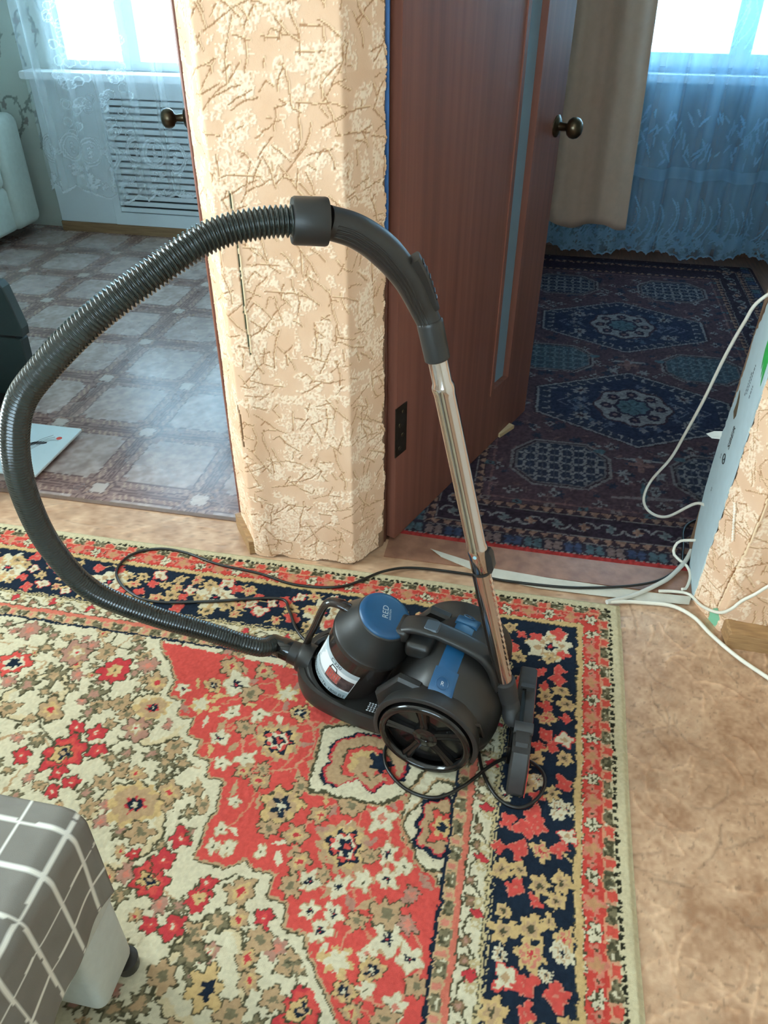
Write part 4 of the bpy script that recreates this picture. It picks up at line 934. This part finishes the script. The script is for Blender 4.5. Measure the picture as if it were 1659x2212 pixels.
# glass bathroom scale and dark slab by the left doorway
scl = empty('bathroom_scale', (-1.63, 1.93, 0)); tag(scl, 'white glass bathroom scale with a plant drawing on the patterned floor', 'scale')
MB().prism([(-.145, -.15), (.145, -.15), (.15, -.145), (.15, .145), (.145, .15), (-.145, .15), (-.15, .145), (-.15, -.145)], .016, .024, .001).build('glass_plate', mat('white_glass', (206, 222, 224), .12, noise=.02, coat=.3), scl)
MB().box((-.12, -.12, .006), (.12, .12, .0165), .01).build('body', M_blackplastic, scl)
for sx in (-1, 1):
    for sy in (-1, 1): MB().lathe([(0, .016), (.009, .016)], (sx * .09, sy * .09, 0), (0, 0, 1), 16).build('foot', M_blackplastic, scl)
zt = .0243
def flat(mb, pts): n = len(pts); mb.add([(x, y, zt) for x, y in pts], [tuple(range(n))]); return mb
pt = MB()
for cx_, cy_, a in ((.03, .02, .9), (.055, .035, .2), (.035, -.03, -1.9)):
    flat(pt, [(cx_ + .026 * math.cos(a) * math.cos(t) - .010 * math.sin(a) * math.sin(t), cy_ + .026 * math.sin(a) * math.cos(t) + .010 * math.cos(a) * math.sin(t)) for t in np.linspace(0, 2 * PI, 14, endpoint=False)])
pt.build('printed_leaves', mat('dark_leaf_print', (52, 54, 58), .4), scl)
st = MB()
for k in range(4):
    st.tube(spline([(-.01 + .012 * k, -.07, zt), (.03 + .006 * k, -.01, zt), (.045 + .01 * k, .05, zt), (.075 + .012 * k, .09 - .01 * k, zt)], .01), .0008, 5)
st.build('printed_stems', mat('grey_stem_print', (120, 124, 126), .5), scl)
flat(MB(), [(.105 + .010 * math.cos(t), .075 + .010 * math.sin(t)) for t in np.linspace(0, 2 * PI, 18, endpoint=False)]).build('printed_berry', mat('red_berry_print', (214, 74, 58), .4), scl)

M_dark = mat('dark_teal_plastic', (36, 52, 52), .5, noise=.12, nscale=20)
dk = empty('dark_panel', (-1.86, 2.27, 0)); tag(dk, 'dark upright panel with a notched edge at the left doorway', 'panel')
pp = [(-.16, .03), (.085, .03), (.098, .21), (.108, .262), (.078, .272), (.128, .285), (.10, .36), (.085, .44), (.05, .46), (-.16, .48)]
upright(MB().prism([(-.16, .03), (.10, .03), (.112, .255), (.108, .26), (-.16, .26)], -.022, .022, .003)).build('lower_panel', M_dark, dk)
upright(MB().prism([(-.16, .27), (.122, .27), (.126, .30), (.098, .445), (.085, .462), (-.16, .475)], -.022, .022, .003)).build('upper_panel', M_dark, dk)
MB().box((-.16, -.015, .255), (.085, .015, .275)).build('joint_strip', M_blackplastic, dk)
MB().box((-.15, -.09, 0), (.06, .09, .03), .01).build('foot', M_blackplastic, dk)

# ------------------------------------------------------------------ right room
xs = axis((.0, 1.56, .0046)); zs = axis((.012, 1.36, .0046), (1.36, 2.32, .03))
cv = Canvas(xs, zs, np.array((.3, 0, 0)), warp=.002, wscale=.02, seed=80); r = random.Random(6)
fold = folds(cv.X, cv.Y, [(.035, .21, .2, .5), (.012, .09, 1, .9), (.01, .4, 2, 0)])
cv.c[..., 0] = .30 + .22 * smoothstep(.005, .04, np.abs(fold)) + .05 * vnoise(cv.X, cv.Y, .06, 4)
D = lambda v: np.array((v, 0, 0))
def swirl(x, z, hgt, lean, d, w=.007):
    pts = [(x + lean * hgt * (math.sin(t * 2.6) * .35), z + hgt * t) for t in np.linspace(0, 1, 14)]; cv.stroke(pts, w, D(d))
for row, (z, hg, n) in enumerate(((.10, .24, 46), (.36, .08, 0), (1.0, .30, 40))):
    for i in range(n):
        x = .02 + i * (1.5 / max(n, 1)) + r.uniform(-.01, .01); swirl(x, z + r.uniform(-.02, .02), hg * r.uniform(.6, 1), 1 if i % 2 else .6, .85)
        for k in range(3): cv.disc(x + .012, z + hg * (.35 + .1 * k), .003, D(.85))
for i in range(150): cv.leaf(r.uniform(.02, 1.54), r.uniform(.50, .72), r.uniform(.02, .04), .007, r.uniform(.8, 2.3), D(.8))
for i in range(120): cv.flower(r.uniform(.02, 1.54), r.uniform(.04, .14), r.uniform(.012, .026), 6, D(.78), .35); 
for i in range(120): cv.leaf(r.uniform(.02, 1.54), r.uniform(.05, .17), .022, .006, r.uniform(0, 3), D(.85))
cv.c[(cv.Y > .415) & (cv.Y < .47), 0] += .18
hem = .022 + .012 * np.abs(np.sin(cv.X * PI / .045)) + .016 * np.sin(cv.X * 12 + 1)
cv.c[(cv.Y < hem + .012)] = (.85, 0, 0); cv.c = np.clip(cv.c, 0, .95)
P = np.stack([cv.X, 4.40 + fold, cv.Y], -1)
tag(grid_obj('tulle_curtain', P, cv.c, mat_tulle('pale_blue_tulle', (164, 208, 236)), None, cv.Y > hem), 'long pale blue embroidered tulle curtain at the right room window', 'curtain')

xs = axis((-.12, .445, .01)); zs = axis((.0, 1.0, .02)); X_, Z_ = np.meshgrid(xs, zs)
fold = .030 * np.sin((X_ + .1) * 2 * PI / .24) + .008 * np.sin(X_ * 60)
taper = .93 + .0 * Z_
bot = .215 + .020 * np.cos((X_ - .30) * 2 * PI / .26)
P = np.stack([X_ + (1 - Z_) * .0 - Z_ * .09 * smoothstep(.0, .445, X_), 4.20 + fold, bot + (2.25 - bot) * Z_], -1)
dr = grid_obj('drape', P, None, mat('beige_brown_drape', (216, 178, 152), .85, noise=.06, nscale=30, bump=.2, bscale=600))
sol = dr.modifiers.new('thickness', 'SOLIDIFY'); sol.thickness = .006
tag(dr, 'beige brown curtain hanging behind the open door with the round knob', 'curtain')

# ------------------------------------------------------------------ the vacuum cleaner (local u = towards its rear, v = away from the viewer)
VO = Vector((-.074, 1.111, .0095)); VA = math.atan2(-.17, .985)
vac = empty('vacuum_cleaner', VO, VA)
tag(vac, 'black and blue bagless vacuum cleaner with ribbed hose and chrome tube on the carpet', 'vacuum cleaner')
VM = (Matrix.Translation(VO) @ Matrix.Rotation(VA, 4, 'Z')).inverted()
def wl(p): return tuple(VM @ Vector(p))
M_blk = mat('matte_black_plastic', (36, 36, 35), .40, spec=.5, noise=.1, nscale=90, bump=.08, bscale=1500)
M_gloss = mat('gloss_black_plastic', (20, 20, 20), .14, spec=.6, noise=.1, nscale=30)
M_blue = mat('navy_blue_plastic', (24, 74, 112), .36, spec=.5, noise=.06, nscale=60, bump=.05, bscale=1500)
M_tank = mat('smoky_tank_plastic', (52, 44, 41), .16, spec=.6, rgb2=(38, 33, 31), nscale=14, alpha=.88)
M_chrome = mat('chrome_tube', (198, 192, 190), .12, metal=1.0, noise=.03, nscale=10)
M_rub = mat('hose_black_plastic', (32, 40, 38), .20, spec=.6, noise=.08, nscale=30)
M_noz = mat('dusty_black_nozzle', (52, 51, 50), .55, noise=.2, nscale=60)
M_label = mat('white_label_paper', (224, 228, 228), .35, noise=.03, nscale=30)
M_gry = mat('pale_grey_print', (176, 182, 186), .5)
def P_(mb, name, m, parent=None, smooth=True, ang=45): return mb.build(name, m, parent or vac, smooth, ang)

# tray
half = [(-.346, .0), (-.343, .030), (-.332, .060), (-.308, .086), (-.268, .104), (-.20, .115), (-.12, .119), (-.02, .112), (.06, .104), (.10, .085), (.115, .05), (.118, 0)]
hp = spline([(a, b, 0) for a, b in half], .012)
outl = [(p[0], p[1]) for p in hp] + [(p[0], -p[1]) for p in hp[-2:0:-1]]
def ol(f, z, du=0): return [(-.11 + (x + .11) * f + du, y * f, z + .018 * smoothstep(-.2, -.34, np.array(x)).item() * (z > .05)) for x, y in outl]
P_(MB().loft([ol(.93, .016), ol(.985, .024), ol(1, .04), ol(1, .060), ol(.985, .068), ol(.93, .069), ol(.90, .062), ol(.88, .046)]), 'base_tray', M_blk)
for sx, sy in ((-.27, .07), (-.27, -.07)):
    P_(MB().lathe([(-.012, .014), (-.009, .018), (.009, .018), (.012, .014)], (sx, sy, .0185), (0, 1, 0), 20), 'caster', M_gloss)
# motor housing
def section(u, w, zb, zt, sl, n=3.0, seg=44, off=0.0, a0=0, a1=2 * PI):
    out = []; zc, h = (zb + zt) / 2, (zt - zb) / 2 + off; full = abs(a1 - a0 - 2 * PI) < 1e-6
    for k in range(seg):
        t = a0 + (a1 - a0) * k / (seg if full else seg - 1); c, s = math.cos(t), math.sin(t)
        v = (w + off) * math.copysign(abs(c) ** (2 / n), c); z = zc + h * math.copysign(abs(s) ** (2 / n), s)
        v *= 1 - .10 * (z - zb) / (zt - zb); out.append((u + (z - .03) * sl, v, z))
    return out
SEC = [(-.150, .072, .034, .140, .42), (-.146, .086, .032, .165, .42), (-.120, .108, .028, .202, .36), (-.080, .128, .024, .222, .25), (-.040, .138, .022, .231, .12), (0, .140, .022, .232, .05), (.04, .138, .022, .222, 0), (.075, .128, .026, .196, 0), (.100, .110, .032, .160, 0), (.116, .085, .042, .128, 0), (.122, .055, .055, .10, 0)]
P_(MB().loft([section(*s) for s in SEC]), 'motor_housing', M_blk, ang=60)
# shoulders between tank and housing
for sg in (-1, 1):
    sh = MB().prism([(-.108, .060), (-.060, .060), (-.020, .150), (-.030, .205), (-.075, .215), (-.125, .150)], .104 * sg - .012, .104 * sg + .012, .006)
    sh.v = [(x, z, y) for x, y, z in sh.v]; P_(sh, 'shoulder', M_blk, ang=40)
# foot buttons, lying on the curved sides of the housing
def hull(u, t, off=0.0):
    uu = [q[0] for q in SEC]; w, zb, zt, sl = (np.interp(u, uu, [q[k] for q in SEC]) for k in (1, 2, 3, 4))
    c, s = math.cos(t), math.sin(t); n = 3.0; h = (zt - zb) / 2 + off
    v = (w + off) * math.copysign(abs(c) ** (2 / n), c); z = (zb + zt) / 2 + h * math.copysign(abs(s) ** (2 / n), s); v *= 1 - .10 * (z - zb) / (zt - zb)
    return Vector((u + (z - .03) * sl, v, z))
P_(MB().loft([[tuple(hull(u, math.radians(d), .0022)) for d in np.linspace(50, 130, 40)] for u in (-.026, -.01, .01, .030)], cap=False, closed=False), 'blue_saddle', M_blue, ang=60)
for sg in (-1, 1):
    def ang_of(d): return math.radians(d if sg > 0 else 180 - d)
    rings = []
    for u, off in ((-.032, -.003), (-.032, .0045), (-.030, .0060), (.024, .0060), (.033, .0060), (.036, .0045), (.036, -.003)):
        lo = 32 if u < .03 else 37
        row = [tuple(hull(u, ang_of(d), off if 0 < i < 13 else -.003)) for i, d in enumerate([lo] + list(np.linspace(lo, 68, 12)) + [68])]
        rings.append(row)
    b = P_(MB().loft(rings, cap=False, closed=False), 'foot_button', M_blue, ang=35)
    c0 = hull(.004, ang_of(50), .0064); eu = (hull(.010, ang_of(50), .0064) - c0).normalized(); ev = (hull(.004, ang_of(46), .0064) - c0).normalized()
    ring = [tuple(c0 + eu * .0125 * math.cos(t) + ev * .0125 * math.sin(t)) for t in np.linspace(0, 2 * PI, 29)]
    P_(MB().tube(ring, .0011, 6), 'ring_emblem', M_blue, b)
    tv, tf = text_geo('R', .012); nrm = eu.cross(ev) * (-1 if sg < 0 else 1); nrm = nrm if nrm.z > 0 else -nrm
    MB().add([tuple(c0 + nrm * .0008 + eu * x * (1 if sg < 0 else -1) - ev * y) for x, y, _ in tv], tf).build('lettering', M_gry, b)
# wheels and arches
for sg in (-1, 1):
    arch = []
    for t in np.linspace(math.radians(-18), math.radians(198), 40):
        c, s = math.cos(t), math.sin(t)
        arch.append([(-.004 + r * c, sg * v, .104 + r * s) for v, r in ((.095, .1000), (.115, .1050), (.140, .1110), (.1465, .1105), (.1485, .1075), (.1485, .1010), (.12, .099), (.095, .097))])
    P_(MB().loft(arch), 'wheel_arch', M_blk, ang=50)
    wc = (-.004, 0, .0985); ax = (0, sg, 0)
    wh = P_(MB().lathe([(.117, .080), (.119, .094), (.123, .0975), (.148, .0975), (.153, .095), (.155, .091), (.1555, .086), (.153, .083), (.145, .081)], wc, ax, 64, cap=False), 'wheel', M_gloss, ang=50)
    P_(MB().lathe([(.134, .0), (.134, .0815)], wc, ax, 48, cap=False), 'wheel_disc', M_gloss, wh)
    P_(MB().lathe([(.134, .030), (.145, .026), (.1475, .020), (.1475, .008), (.1455, .007), (.1455, .0001)], wc, ax, 32), 'hub', M_gloss, wh)
    for k in range(5):
        t = math.radians(98 + 72 * k); c, s = math.cos(t), math.sin(t)
        sp_ = MB().loft([[(-.004 + r * c - w * s, sg * v, .0985 + r * s + w * c) for w, v in ((-ww, .135), (-ww, vt), (-ww * .45, vt + .003), (0, vt + .0005), (ww * .45, vt + .003), (ww, vt), (ww, .135))] for r, ww, vt in ((.018, .009, .1425), (.05, .0085, .1435), (.082, .012, .147))])
        P_(sp_, 'spoke', M_gloss, wh, ang=30)
# dust tank
AX = Vector((.407, 0, .914)).normalized(); TB = Vector((-.147, 0, .255)) - AX * .235; E1 = Vector((-AX.z, 0, AX.x)); E2 = Vector((0, -1, 0))
def tk(s, r, ph): return TB + AX * s + (E1 * math.cos(ph) + E2 * math.sin(ph)) * r
tank = P_(MB().lathe([(0, .058), (.003, .070), (.010, .0775), (.03, .079), (.163, .082)], TB, AX, 64), 'dust_tank', M_tank)
P_(MB().lathe([(.02, .040), (.155, .046)], TB, AX, 32), 'filter', mat('dark_filter', (30, 28, 27), .8), tank)
P_(MB().lathe([(-.022, .100), (.014, .100), (.020, .096), (.021, .088), (.004, .084)], TB, AX, 56, cap=False), 'tank_socket', M_blk)
P_(MB().lathe([(.158, .084), (.161, .0875), (.172, .0875), (.175, .0855), (.181, .0845), (.212, .068), (.236, .0600), (.239, .0570)], TB, AX, 64), 'tank_lid', M_blk, ang=25)
cap = P_(MB().lathe([(.235, .0580), (.241, .0572), (.2445, .054), (.2462, .044), (.2470, .020), (.2472, .0001)], TB, AX, 64), 'blue_cap', M_blue)
CM = TB + AX * .2474; tx = Vector((-.30, .95, .10)); tx = (tx - AX * tx.dot(AX)).normalized(); ty = AX.cross(tx)
def cap_text(body, size, ox, oy, name='lettering', m=M_gry):
    tv, tf = text_geo(body, size); MB().add([tuple(CM + tx * (x + ox) + ty * (y + oy)) for x, y, _ in tv], tf).build(name, m, cap)
cap_text('RED', .0185, .004, .002); cap_text('SOLUTION', .0058, .0, -.0085)
# label round the tank
def lab(s0, s1, p0, p1, off, name, m, parent=tank, n=18):
    a = [[tuple(tk(s, .0803 + (s - .09) * .02 + off, p0 + (p1 - p0) * k / n)) for k in range(n + 1)] for s in (s0, s1)]
    return P_(MB().loft(a, cap=False, closed=False), name, m, parent)
PH0, PH1 = math.radians(16), math.radians(108)
lbl = lab(.022, .118, PH0, PH1, .0006, 'paper_label', M_label)
lab(.103, .118, PH0, PH1, .0008, 'label_band', mat('grey_label_band', (170, 182, 186), .4), lbl)
lab(.022, .046, PH0, PH1, .0008, 'label_band', mat('grey_label_band', (170, 182, 186), .4), lbl)
def lab_text(body, size, s, phc, m=M_ink):
    tv, tf = text_geo(body, size)
    MB().add([tuple(tk(s + y, .0803 + (s - .09) * .02 + .0012, phc + x / .0815)) for x, y, _ in tv], tf).build('lettering', m, lbl)
lab_text('C320', .0150, .1105, math.radians(66)); lab_text('МОЩНОСТЬ 1800 ВТ', .0125, .029, math.radians(62))
rr_ = random.Random(4)
for k in range(3): lab(.049 + k * .0035, .0505 + k * .0035, PH0 + .08, PH1 - .25 - rr_.random() * .2, .0010, 'fine_print', mat('grey_print', (110, 122, 128), .6), lbl)
for k in range(5): lab(.066 + k * .008, .0675 + k * .008, PH0 + .14, PH0 + .22 + rr_.random() * .12, .0010, 'fine_print', mat('grey_print', (110, 122, 128), .6), lbl)
pc = lab(.052, .090, math.radians(58), math.radians(107), .0010, 'printed_picture', mat('dark_printed_picture', (44, 36, 36), .4, rgb2=(96, 80, 78), nscale=70), lbl)
lab(.058, .088, math.radians(58), math.radians(84), .0012, 'printed_picture', mat('rose_printed_picture', (176, 120, 112), .4, rgb2=(120, 74, 70), nscale=60), lbl)
for k in range(6): lab(.060, .086, math.radians(60 + k * 4), math.radians(61.2 + k * 4), .0014, 'printed_coil', mat('red_print', (196, 64, 52), .4), lbl)
P_(MB().tube([tuple(tk(s, .0818, p)) for s, p in ((.088, math.radians(60)), (.100, math.radians(61)), (.100, math.radians(72)), (.089, math.radians(74)))], .0012, 6), 'printed_handle', M_ink, lbl)
# tank grip
gp = spline([(-.222, 0, .250), (-.252, 0, .258), (-.276, 0, .252), (-.292, 0, .222), (-.308, 0, .178), (-.334, 0, .108), (-.326, 0, .078), (-.300, 0, .070)], .008)
g = MB(); fr_ = frames(gp)
g.loft([[tuple(p + Vector((0, 1, 0)) * .013 * math.cos(t) + (b if abs(b.y) < .5 else a) * .0085 * math.sin(t)) for t in np.linspace(0, 2 * PI, 14, endpoint=False)] for p, tt, a, b in fr_])
P_(g, 'tank_grip', M_tank, ang=70)
# carrying handle over the top
hp_ = spline([(-.116, 0, .236), (-.098, 0, .249), (-.072, 0, .259), (-.035, 0, .258), (.02, 0, .246), (.062, 0, .230), (.086, 0, .206), (.100, 0, .172), (.106, 0, .150)], .01)
hd = []
for i, (p, t, a, b) in enumerate(frames(hp_)):
    up_ = Vector((0, 1, 0)).cross(t); up_ = up_ if up_.z > 0 or abs(up_.z) < .2 else -up_; w = .025 if i < 9 else .022
    hd.append([tuple(p + Vector((0, 1, 0)) * math.copysign(abs(math.cos(q)) ** .6, math.cos(q)) * w + up_ * math.copysign(abs(math.sin(q)) ** .6, math.sin(q)) * .0085) for q in np.linspace(0, 2 * PI, 20, endpoint=False)])
ch = P_(MB().loft(hd), 'carry_handle', M_blk, ang=50)
P_(MB().box((-.058, -.0155, .2625), (-.026, .0155, .2690), .003), 'release_button', mat('slate_button', (62, 74, 84), .4, noise=.05), ch, ang=30)
P_(rbox((-.118, -.030, .222), (-.086, .030, .254), .010), 'handle_latch', M_blk, ch, ang=40)
P_(rbox((-.090, -.040, .196), (-.034, .040, .236), .012), 'handle_bridge', M_blk, ang=40)
P_(rbox((.088, -.020, .110), (.112, .020, .172), .008), 'parking_bracket', M_blk, ang=40)
P_(MB().lathe([(-.018, .006), (.018, .006)], (.112, 0, .150), (0, 1, 0), 14), 'parking_pin', M_gloss)
for sg in (-1, 1):
    vt = [(.074, sg * .126, .158), (.096, sg * .112, .146), (.106, sg * .100, .100), (.082, sg * .122, .106), (.074, sg * .126, .158)]
    vp = P_(MB().tube(vt, .0035, 8), 'exhaust_frame', M_blk); MB().add([vt[0], vt[1], vt[2], vt[3]], [(0, 1, 2, 3)]).build('exhaust_vent', M_gloss, vp)
for k in range(6):
    w = MB()
    for j in range(5): w.box((-.150 + k * .0065 + (j % 2) * .001, -.1015 + j * .005, .0695), (-.146 + k * .0065, -.0985 + j * .005, .0698))
    w.build('fine_print', M_gry, vac)
# hose inlet and hose
c0 = Vector((-.325, -.02, .078)); cd = Vector((-.97, -.02, .20)).normalized()
P_(MB().lathe([(-.012, .036), (.014, .036), (.018, .033), (.022, .0275), (.042, .0265)], c0, cd, 40), 'hose_socket', M_blk)
cn = P_(MB().lathe([(.036, .0225), (.040, .0250), (.066, .0250), (.070, .0230), (.090, .0225), (.096, .0205)], c0, cd, 36), 'hose_connector', M_gloss)
for k in range(6): P_(MB().box((-.006, -.0008, -.0006), (.006, .0008, .0006)).xf(Matrix.Translation(c0 + cd * (.046 + k * .0032) + Vector((0, -.0252, 0))) @ Matrix.Rotation(PI / 2, 4, 'Y')), 'grip_rib', M_gloss, cn, False)
hs = [tuple(c0 + cd * .088)] + [wl(p) for p in ((-.500, 1.112, .140), (-.592, 1.075, .206), (-.678, 1.020, .290), (-.754, .961, .399), (-.774, .917, .530), (-.760, .879, .660), (-.727, .849, .781), (-.686, .839, .873), (-.631, .846, .935), (-.560, .869, .998), (-.485, .911, 1.050), (-.424, .962, 1.085), (-.364, .995, 1.097), (-.312, 1.019, 1.0965))]
base = spline(hs, .0016); pitch_ = .0066; s_ = np.arange(len(base)) * .0016
base = spline([tuple(p) for p in base[::12]] + [tuple(base[-1])], .00165)
ph = (np.arange(len(base)) % 4)
rad = np.where((ph == 0) | (ph == 3), .0172, .0212)
P_(MB().tube(base, list(rad), 22), 'ribbed_hose', M_rub, ang=85)
# curved hand grip
t0, t1 = Vector((-.067, 0, .885)), Vector((.121, 0, .158)); td = (t1 - t0).normalized()
hw = [wl(p) for p in ((-.319, 1.016, 1.097), (-.282, 1.033, 1.093), (-.247, 1.059, 1.075), (-.213, 1.085, 1.043), (-.182, 1.107, .997), (-.160, 1.124, .946))] + [tuple(t0 - td * .022), tuple(t0 + td * .024)]
a_, b_ = Vector(hw[0]), Vector(hw[1]); dd = (b_ - a_).normalized(); sl_ = (b_ - a_).length
P_(MB().lathe([(-.006, .0225), (-.006, .0295), (-.003, .0312), (sl_ - .002, .0318), (sl_ + .001, .0308), (sl_ + .002, .021)], a_, dd, 48), 'hose_collar', M_blk)
gr = spline(hw[1:], .004); n_ = len(gr); rg = [np.interp(i / (n_ - 1), [0, .35, .7, 1], [.0225, .0245, .0205, .0178]) for i in range(n_)]
grip = P_(MB().tube(gr, rg, 36), 'hand_grip', M_blk, ang=60)
fr_ = frames(gr); camL = VM @ Vector((0, 0, 1.4)); cen = Vector(wl((-.30, 1.10, .93)))
for k in range(4):
    pts = []
    for i in range(2, n_ - 5):
        p, t = fr_[i][0], fr_[i][1]; c = (camL - p); c = (c - t * c.dot(t)).normalized(); d = (cen - p); d = d - t * d.dot(t); d = (d - c * d.dot(c)).normalized()
        th = math.radians(4 + 13 * k); pts.append(tuple(p + (c * math.cos(th) + d * math.sin(th)) * (rg[i] * .995)))
    P_(MB().tube(pts, .0014, 6), 'grip_ridge', M_blk, grip)
i0, i1 = int(n_ * .46), int(n_ * .78); rings = []
for i in range(i0, i1):
    p, t = fr_[i][0], fr_[i][1]; d = (p - cen); d = (d - t * d.dot(t)).normalized(); s3 = t.cross(d); q = (i - i0) / (i1 - i0 - 1); hgt = .004 + .008 * (1 - q)
    rings.append([tuple(p + d * (rg[i] - .004 + (hgt + .004) * z) + s3 * w) for w, z in ((-.011, 0), (-.011, .8), (-.007, 1), (.007, 1), (.011, .8), (.011, 0))])
sld = P_(MB().loft(rings), 'suction_slider', M_blk, grip, ang=40)
for i in range(i0 + 3, i1 - 4, 3):
    p, t = fr_[i][0], fr_[i][1]; d = (p - cen); d = (d - t * d.dot(t)).normalized(); s3 = t.cross(d); q = (i - i0) / (i1 - i0 - 1); o_ = p + d * (rg[i] + .0045 + .008 * (1 - q))
    P_(MB().tube([tuple(o_ - s3 * .006), tuple(o_ + s3 * .006)], .0014, 6), 'slider_rib', M_blk, sld)
# telescopic tube
t0, t1 = Vector((-.067, 0, .885)), Vector((.121, 0, .158)); td = (t1 - t0).normalized(); TL_ = (t1 - t0).length
def tp_(z): return (t0.z - z) / (-td.z)
P_(MB().lathe([(-.034, .0190), (-.032, .0205), (-.028, .0210), (.030, .0204), (.032, .0180)], t0, td, 36), 'grip_sleeve', M_blk, grip)
P_(MB().lathe([(0, .016), (tp_(.818), .016), (tp_(.812), .0186), (tp_(.806), .0192), (tp_(.800), .0186), (tp_(.795), .0180), (tp_(.505), .0180), (tp_(.500), .0195), (tp_(.493), .0200), (tp_(.487), .0195), (tp_(.482), .0186), (tp_(.448), .0186), (tp_(.446), .0168)], t0, td, 48), 'outer_tube', M_chrome, ang=60)
low = P_(MB().lathe([(tp_(.450), .0165), (TL_, .0165)], t0, td, 48), 'inner_tube', M_chrome)
sd_ = Vector((0, 1, 0)).cross(td); sd_ = -sd_ if sd_.x < 0 else sd_
ck_ = t0 + td * tp_(.487) + Vector((0, -.0196, .0)); P_(MB().lathe([(0, .0035), (.001, .0035)], ck_, (0, -1, 0), 14), 'lock_dot', mat('light_blue_dot', (150, 190, 200), .3))
bc = t0 + td * tp_(.470) + sd_ * .021
P_(MB().loft([[tuple(bc + td * s + sd_ * w + Vector((0, y, 0))) for w, y in ((-.005, -.010), (ww, -.009), (ww, .009), (-.005, .010))] for s, ww in ((-.022, .002), (-.014, .006), (.016, .006), (.026, .001))]), 'tube_lock', M_blk)
P_(MB().lathe([(tp_(.446), .0172), (tp_(.443), .0176), (tp_(.440), .0172)], t0, td, 32), 'lock_seam', M_blk)
for k in range(17):
    z = .425 - k * .0145; q = t0 + td * tp_(z) + sd_ * .0160 + Vector((0, -.004, 0))
    P_(MB().loft([[tuple(q + td * s + sd_ * w + Vector((0, y, 0))) for w, y in ((-.002, -.004), (ww, -.004), (ww, .004), (-.002, .004))] for s, ww in ((-.006, .0002), (.003, .0024), (.005, .0002))]), 'tube_notch', M_chrome, low, False)
ch_ = [tuple(t0 + td * tp_(z) - sd_ * .0150 + Vector((0, -.006, 0))) for z in np.linspace(.435, .165, 6)]
P_(MB().tube(ch_, .0035, 8), 'tube_channel', M_gloss, low)
# nozzle parked on its edge behind the body
P_(MB().lathe([(-.004, .0200), (-.003, .0222), (.045, .0215), (.052, .0190)], t1 - td * .006, td, 36), 'nozzle_sleeve', M_noz)
el = spline([tuple(t1 + td * .040), tuple(t1 + td * .062 + Vector((.004, -.004, 0))), (.146, -.016, .082), (.158, -.020, .072)], .006)
P_(MB().tube(el, [.0195] * (len(el) - 3) + [.019, .018, .017], 28), 'swivel_neck', M_noz)
ND = Vector((.040, -.280, 0)).normalized(); NN = Vector((-ND.y, ND.x, 0)); NC = Vector((.171, -.010, 0))
NM = Matrix(((ND.x, NN.x, 0, NC.x), (ND.y, NN.y, 0, NC.y), (0, 0, 1, .001), (0, 0, 0, 1)))
def noz(poly, y0, y1, bev=0.0):
    mb = MB().prism(poly, y0, y1, bev); mb.v = [(x, z, y) for x, y, z in mb.v]; return mb.xf(NM)
nz_ = P_(noz([(-.138, .012), (-.138, .088), (-.126, .100), (.104, .100), (.132, .070), (.142, .020), (.134, .002), (-.126, .002)], -.018, .018, .004), 'floor_nozzle', M_noz, ang=35)
P_(noz([(-.060, .092), (-.060, .106), (.040, .106), (.040, .092)], -.010, -.002), 'nozzle_rail', M_gloss, nz_, False)
P_(noz([(-.070, .090), (-.070, .110), (-.058, .112), (-.058, .090)], -.014, .014), 'rail_bridge', M_noz, nz_, False)
P_(MB().lathe([(-.019, .013), (.019, .013), (.020, .010)], NM @ Vector((.045, 0, .104)), NN, 24), 'pedal_hinge', M_noz, nz_)
P_(noz([(.046, .096), (.046, .110), (.084, .108), (.090, .098)], -.014, .014, .002), 'foot_pedal', M_noz, nz_, False)
P_(noz([(-.134, .004), (-.134, .085), (.13, .070), (.138, .006)], .0178, .0196), 'red_sole_strip', mat('red_felt_strip', (196, 62, 52), .8, noise=.1), nz_, False)
P_(noz([(-.05, .02), (-.05, .075), (.075, .075), (.075, .02)], -.026, -.017, .002), 'wheel_block', M_gloss, nz_, False)
# power cord
zc = .0145
cp = [(.004, 1.080, .075), (.003, 1.055, .030), (.012, 1.010, zc), (.028, .965, zc), (.061, .921, zc), (.105, .913, zc), (.141, .950, zc), (.147, .995, zc), (.118, 1.024, zc), (.073, 1.025, zc), (.036, .998, zc), (-.015, .938, zc), (-.067, .901, zc), (-.125, .907, zc), (-.170, .942, zc), (-.188, .983, zc), (-.19, 1.04, zc), (-.25, 1.14, zc), (-.34, 1.225, zc), (-.424, 1.255, zc), (-.475, 1.300, zc), (-.512, 1.361, zc), (-.554, 1.398, zc), (-.717, 1.354, zc), (-.857, 1.323, zc), (-.946, 1.344, zc), (-1.014, 1.406, zc), (-1.013, 1.482, zc), (-.950, 1.526, zc), (-.866, 1.526, zc), (-.759, 1.497, zc), (-.634, 1.483, zc), (-.522, 1.458, zc), (-.399, 1.477, zc), (-.305, 1.560, .012), (-.219, 1.597, .008), (-.052, 1.598, .009), (.036, 1.589, .011), (.220, 1.600, .011), (.404, 1.652, .014), (.490, 1.735, .014), (.512, 1.82, .014), (.530, 1.93, .014), (.60, 2.0, .014)]
P_(MB().tube([wl(p) for p in spline(cp, .008)], .0037, 10), 'power_cord', mat('black_cord', (24, 24, 22), .35, spec=.5), ang=80)
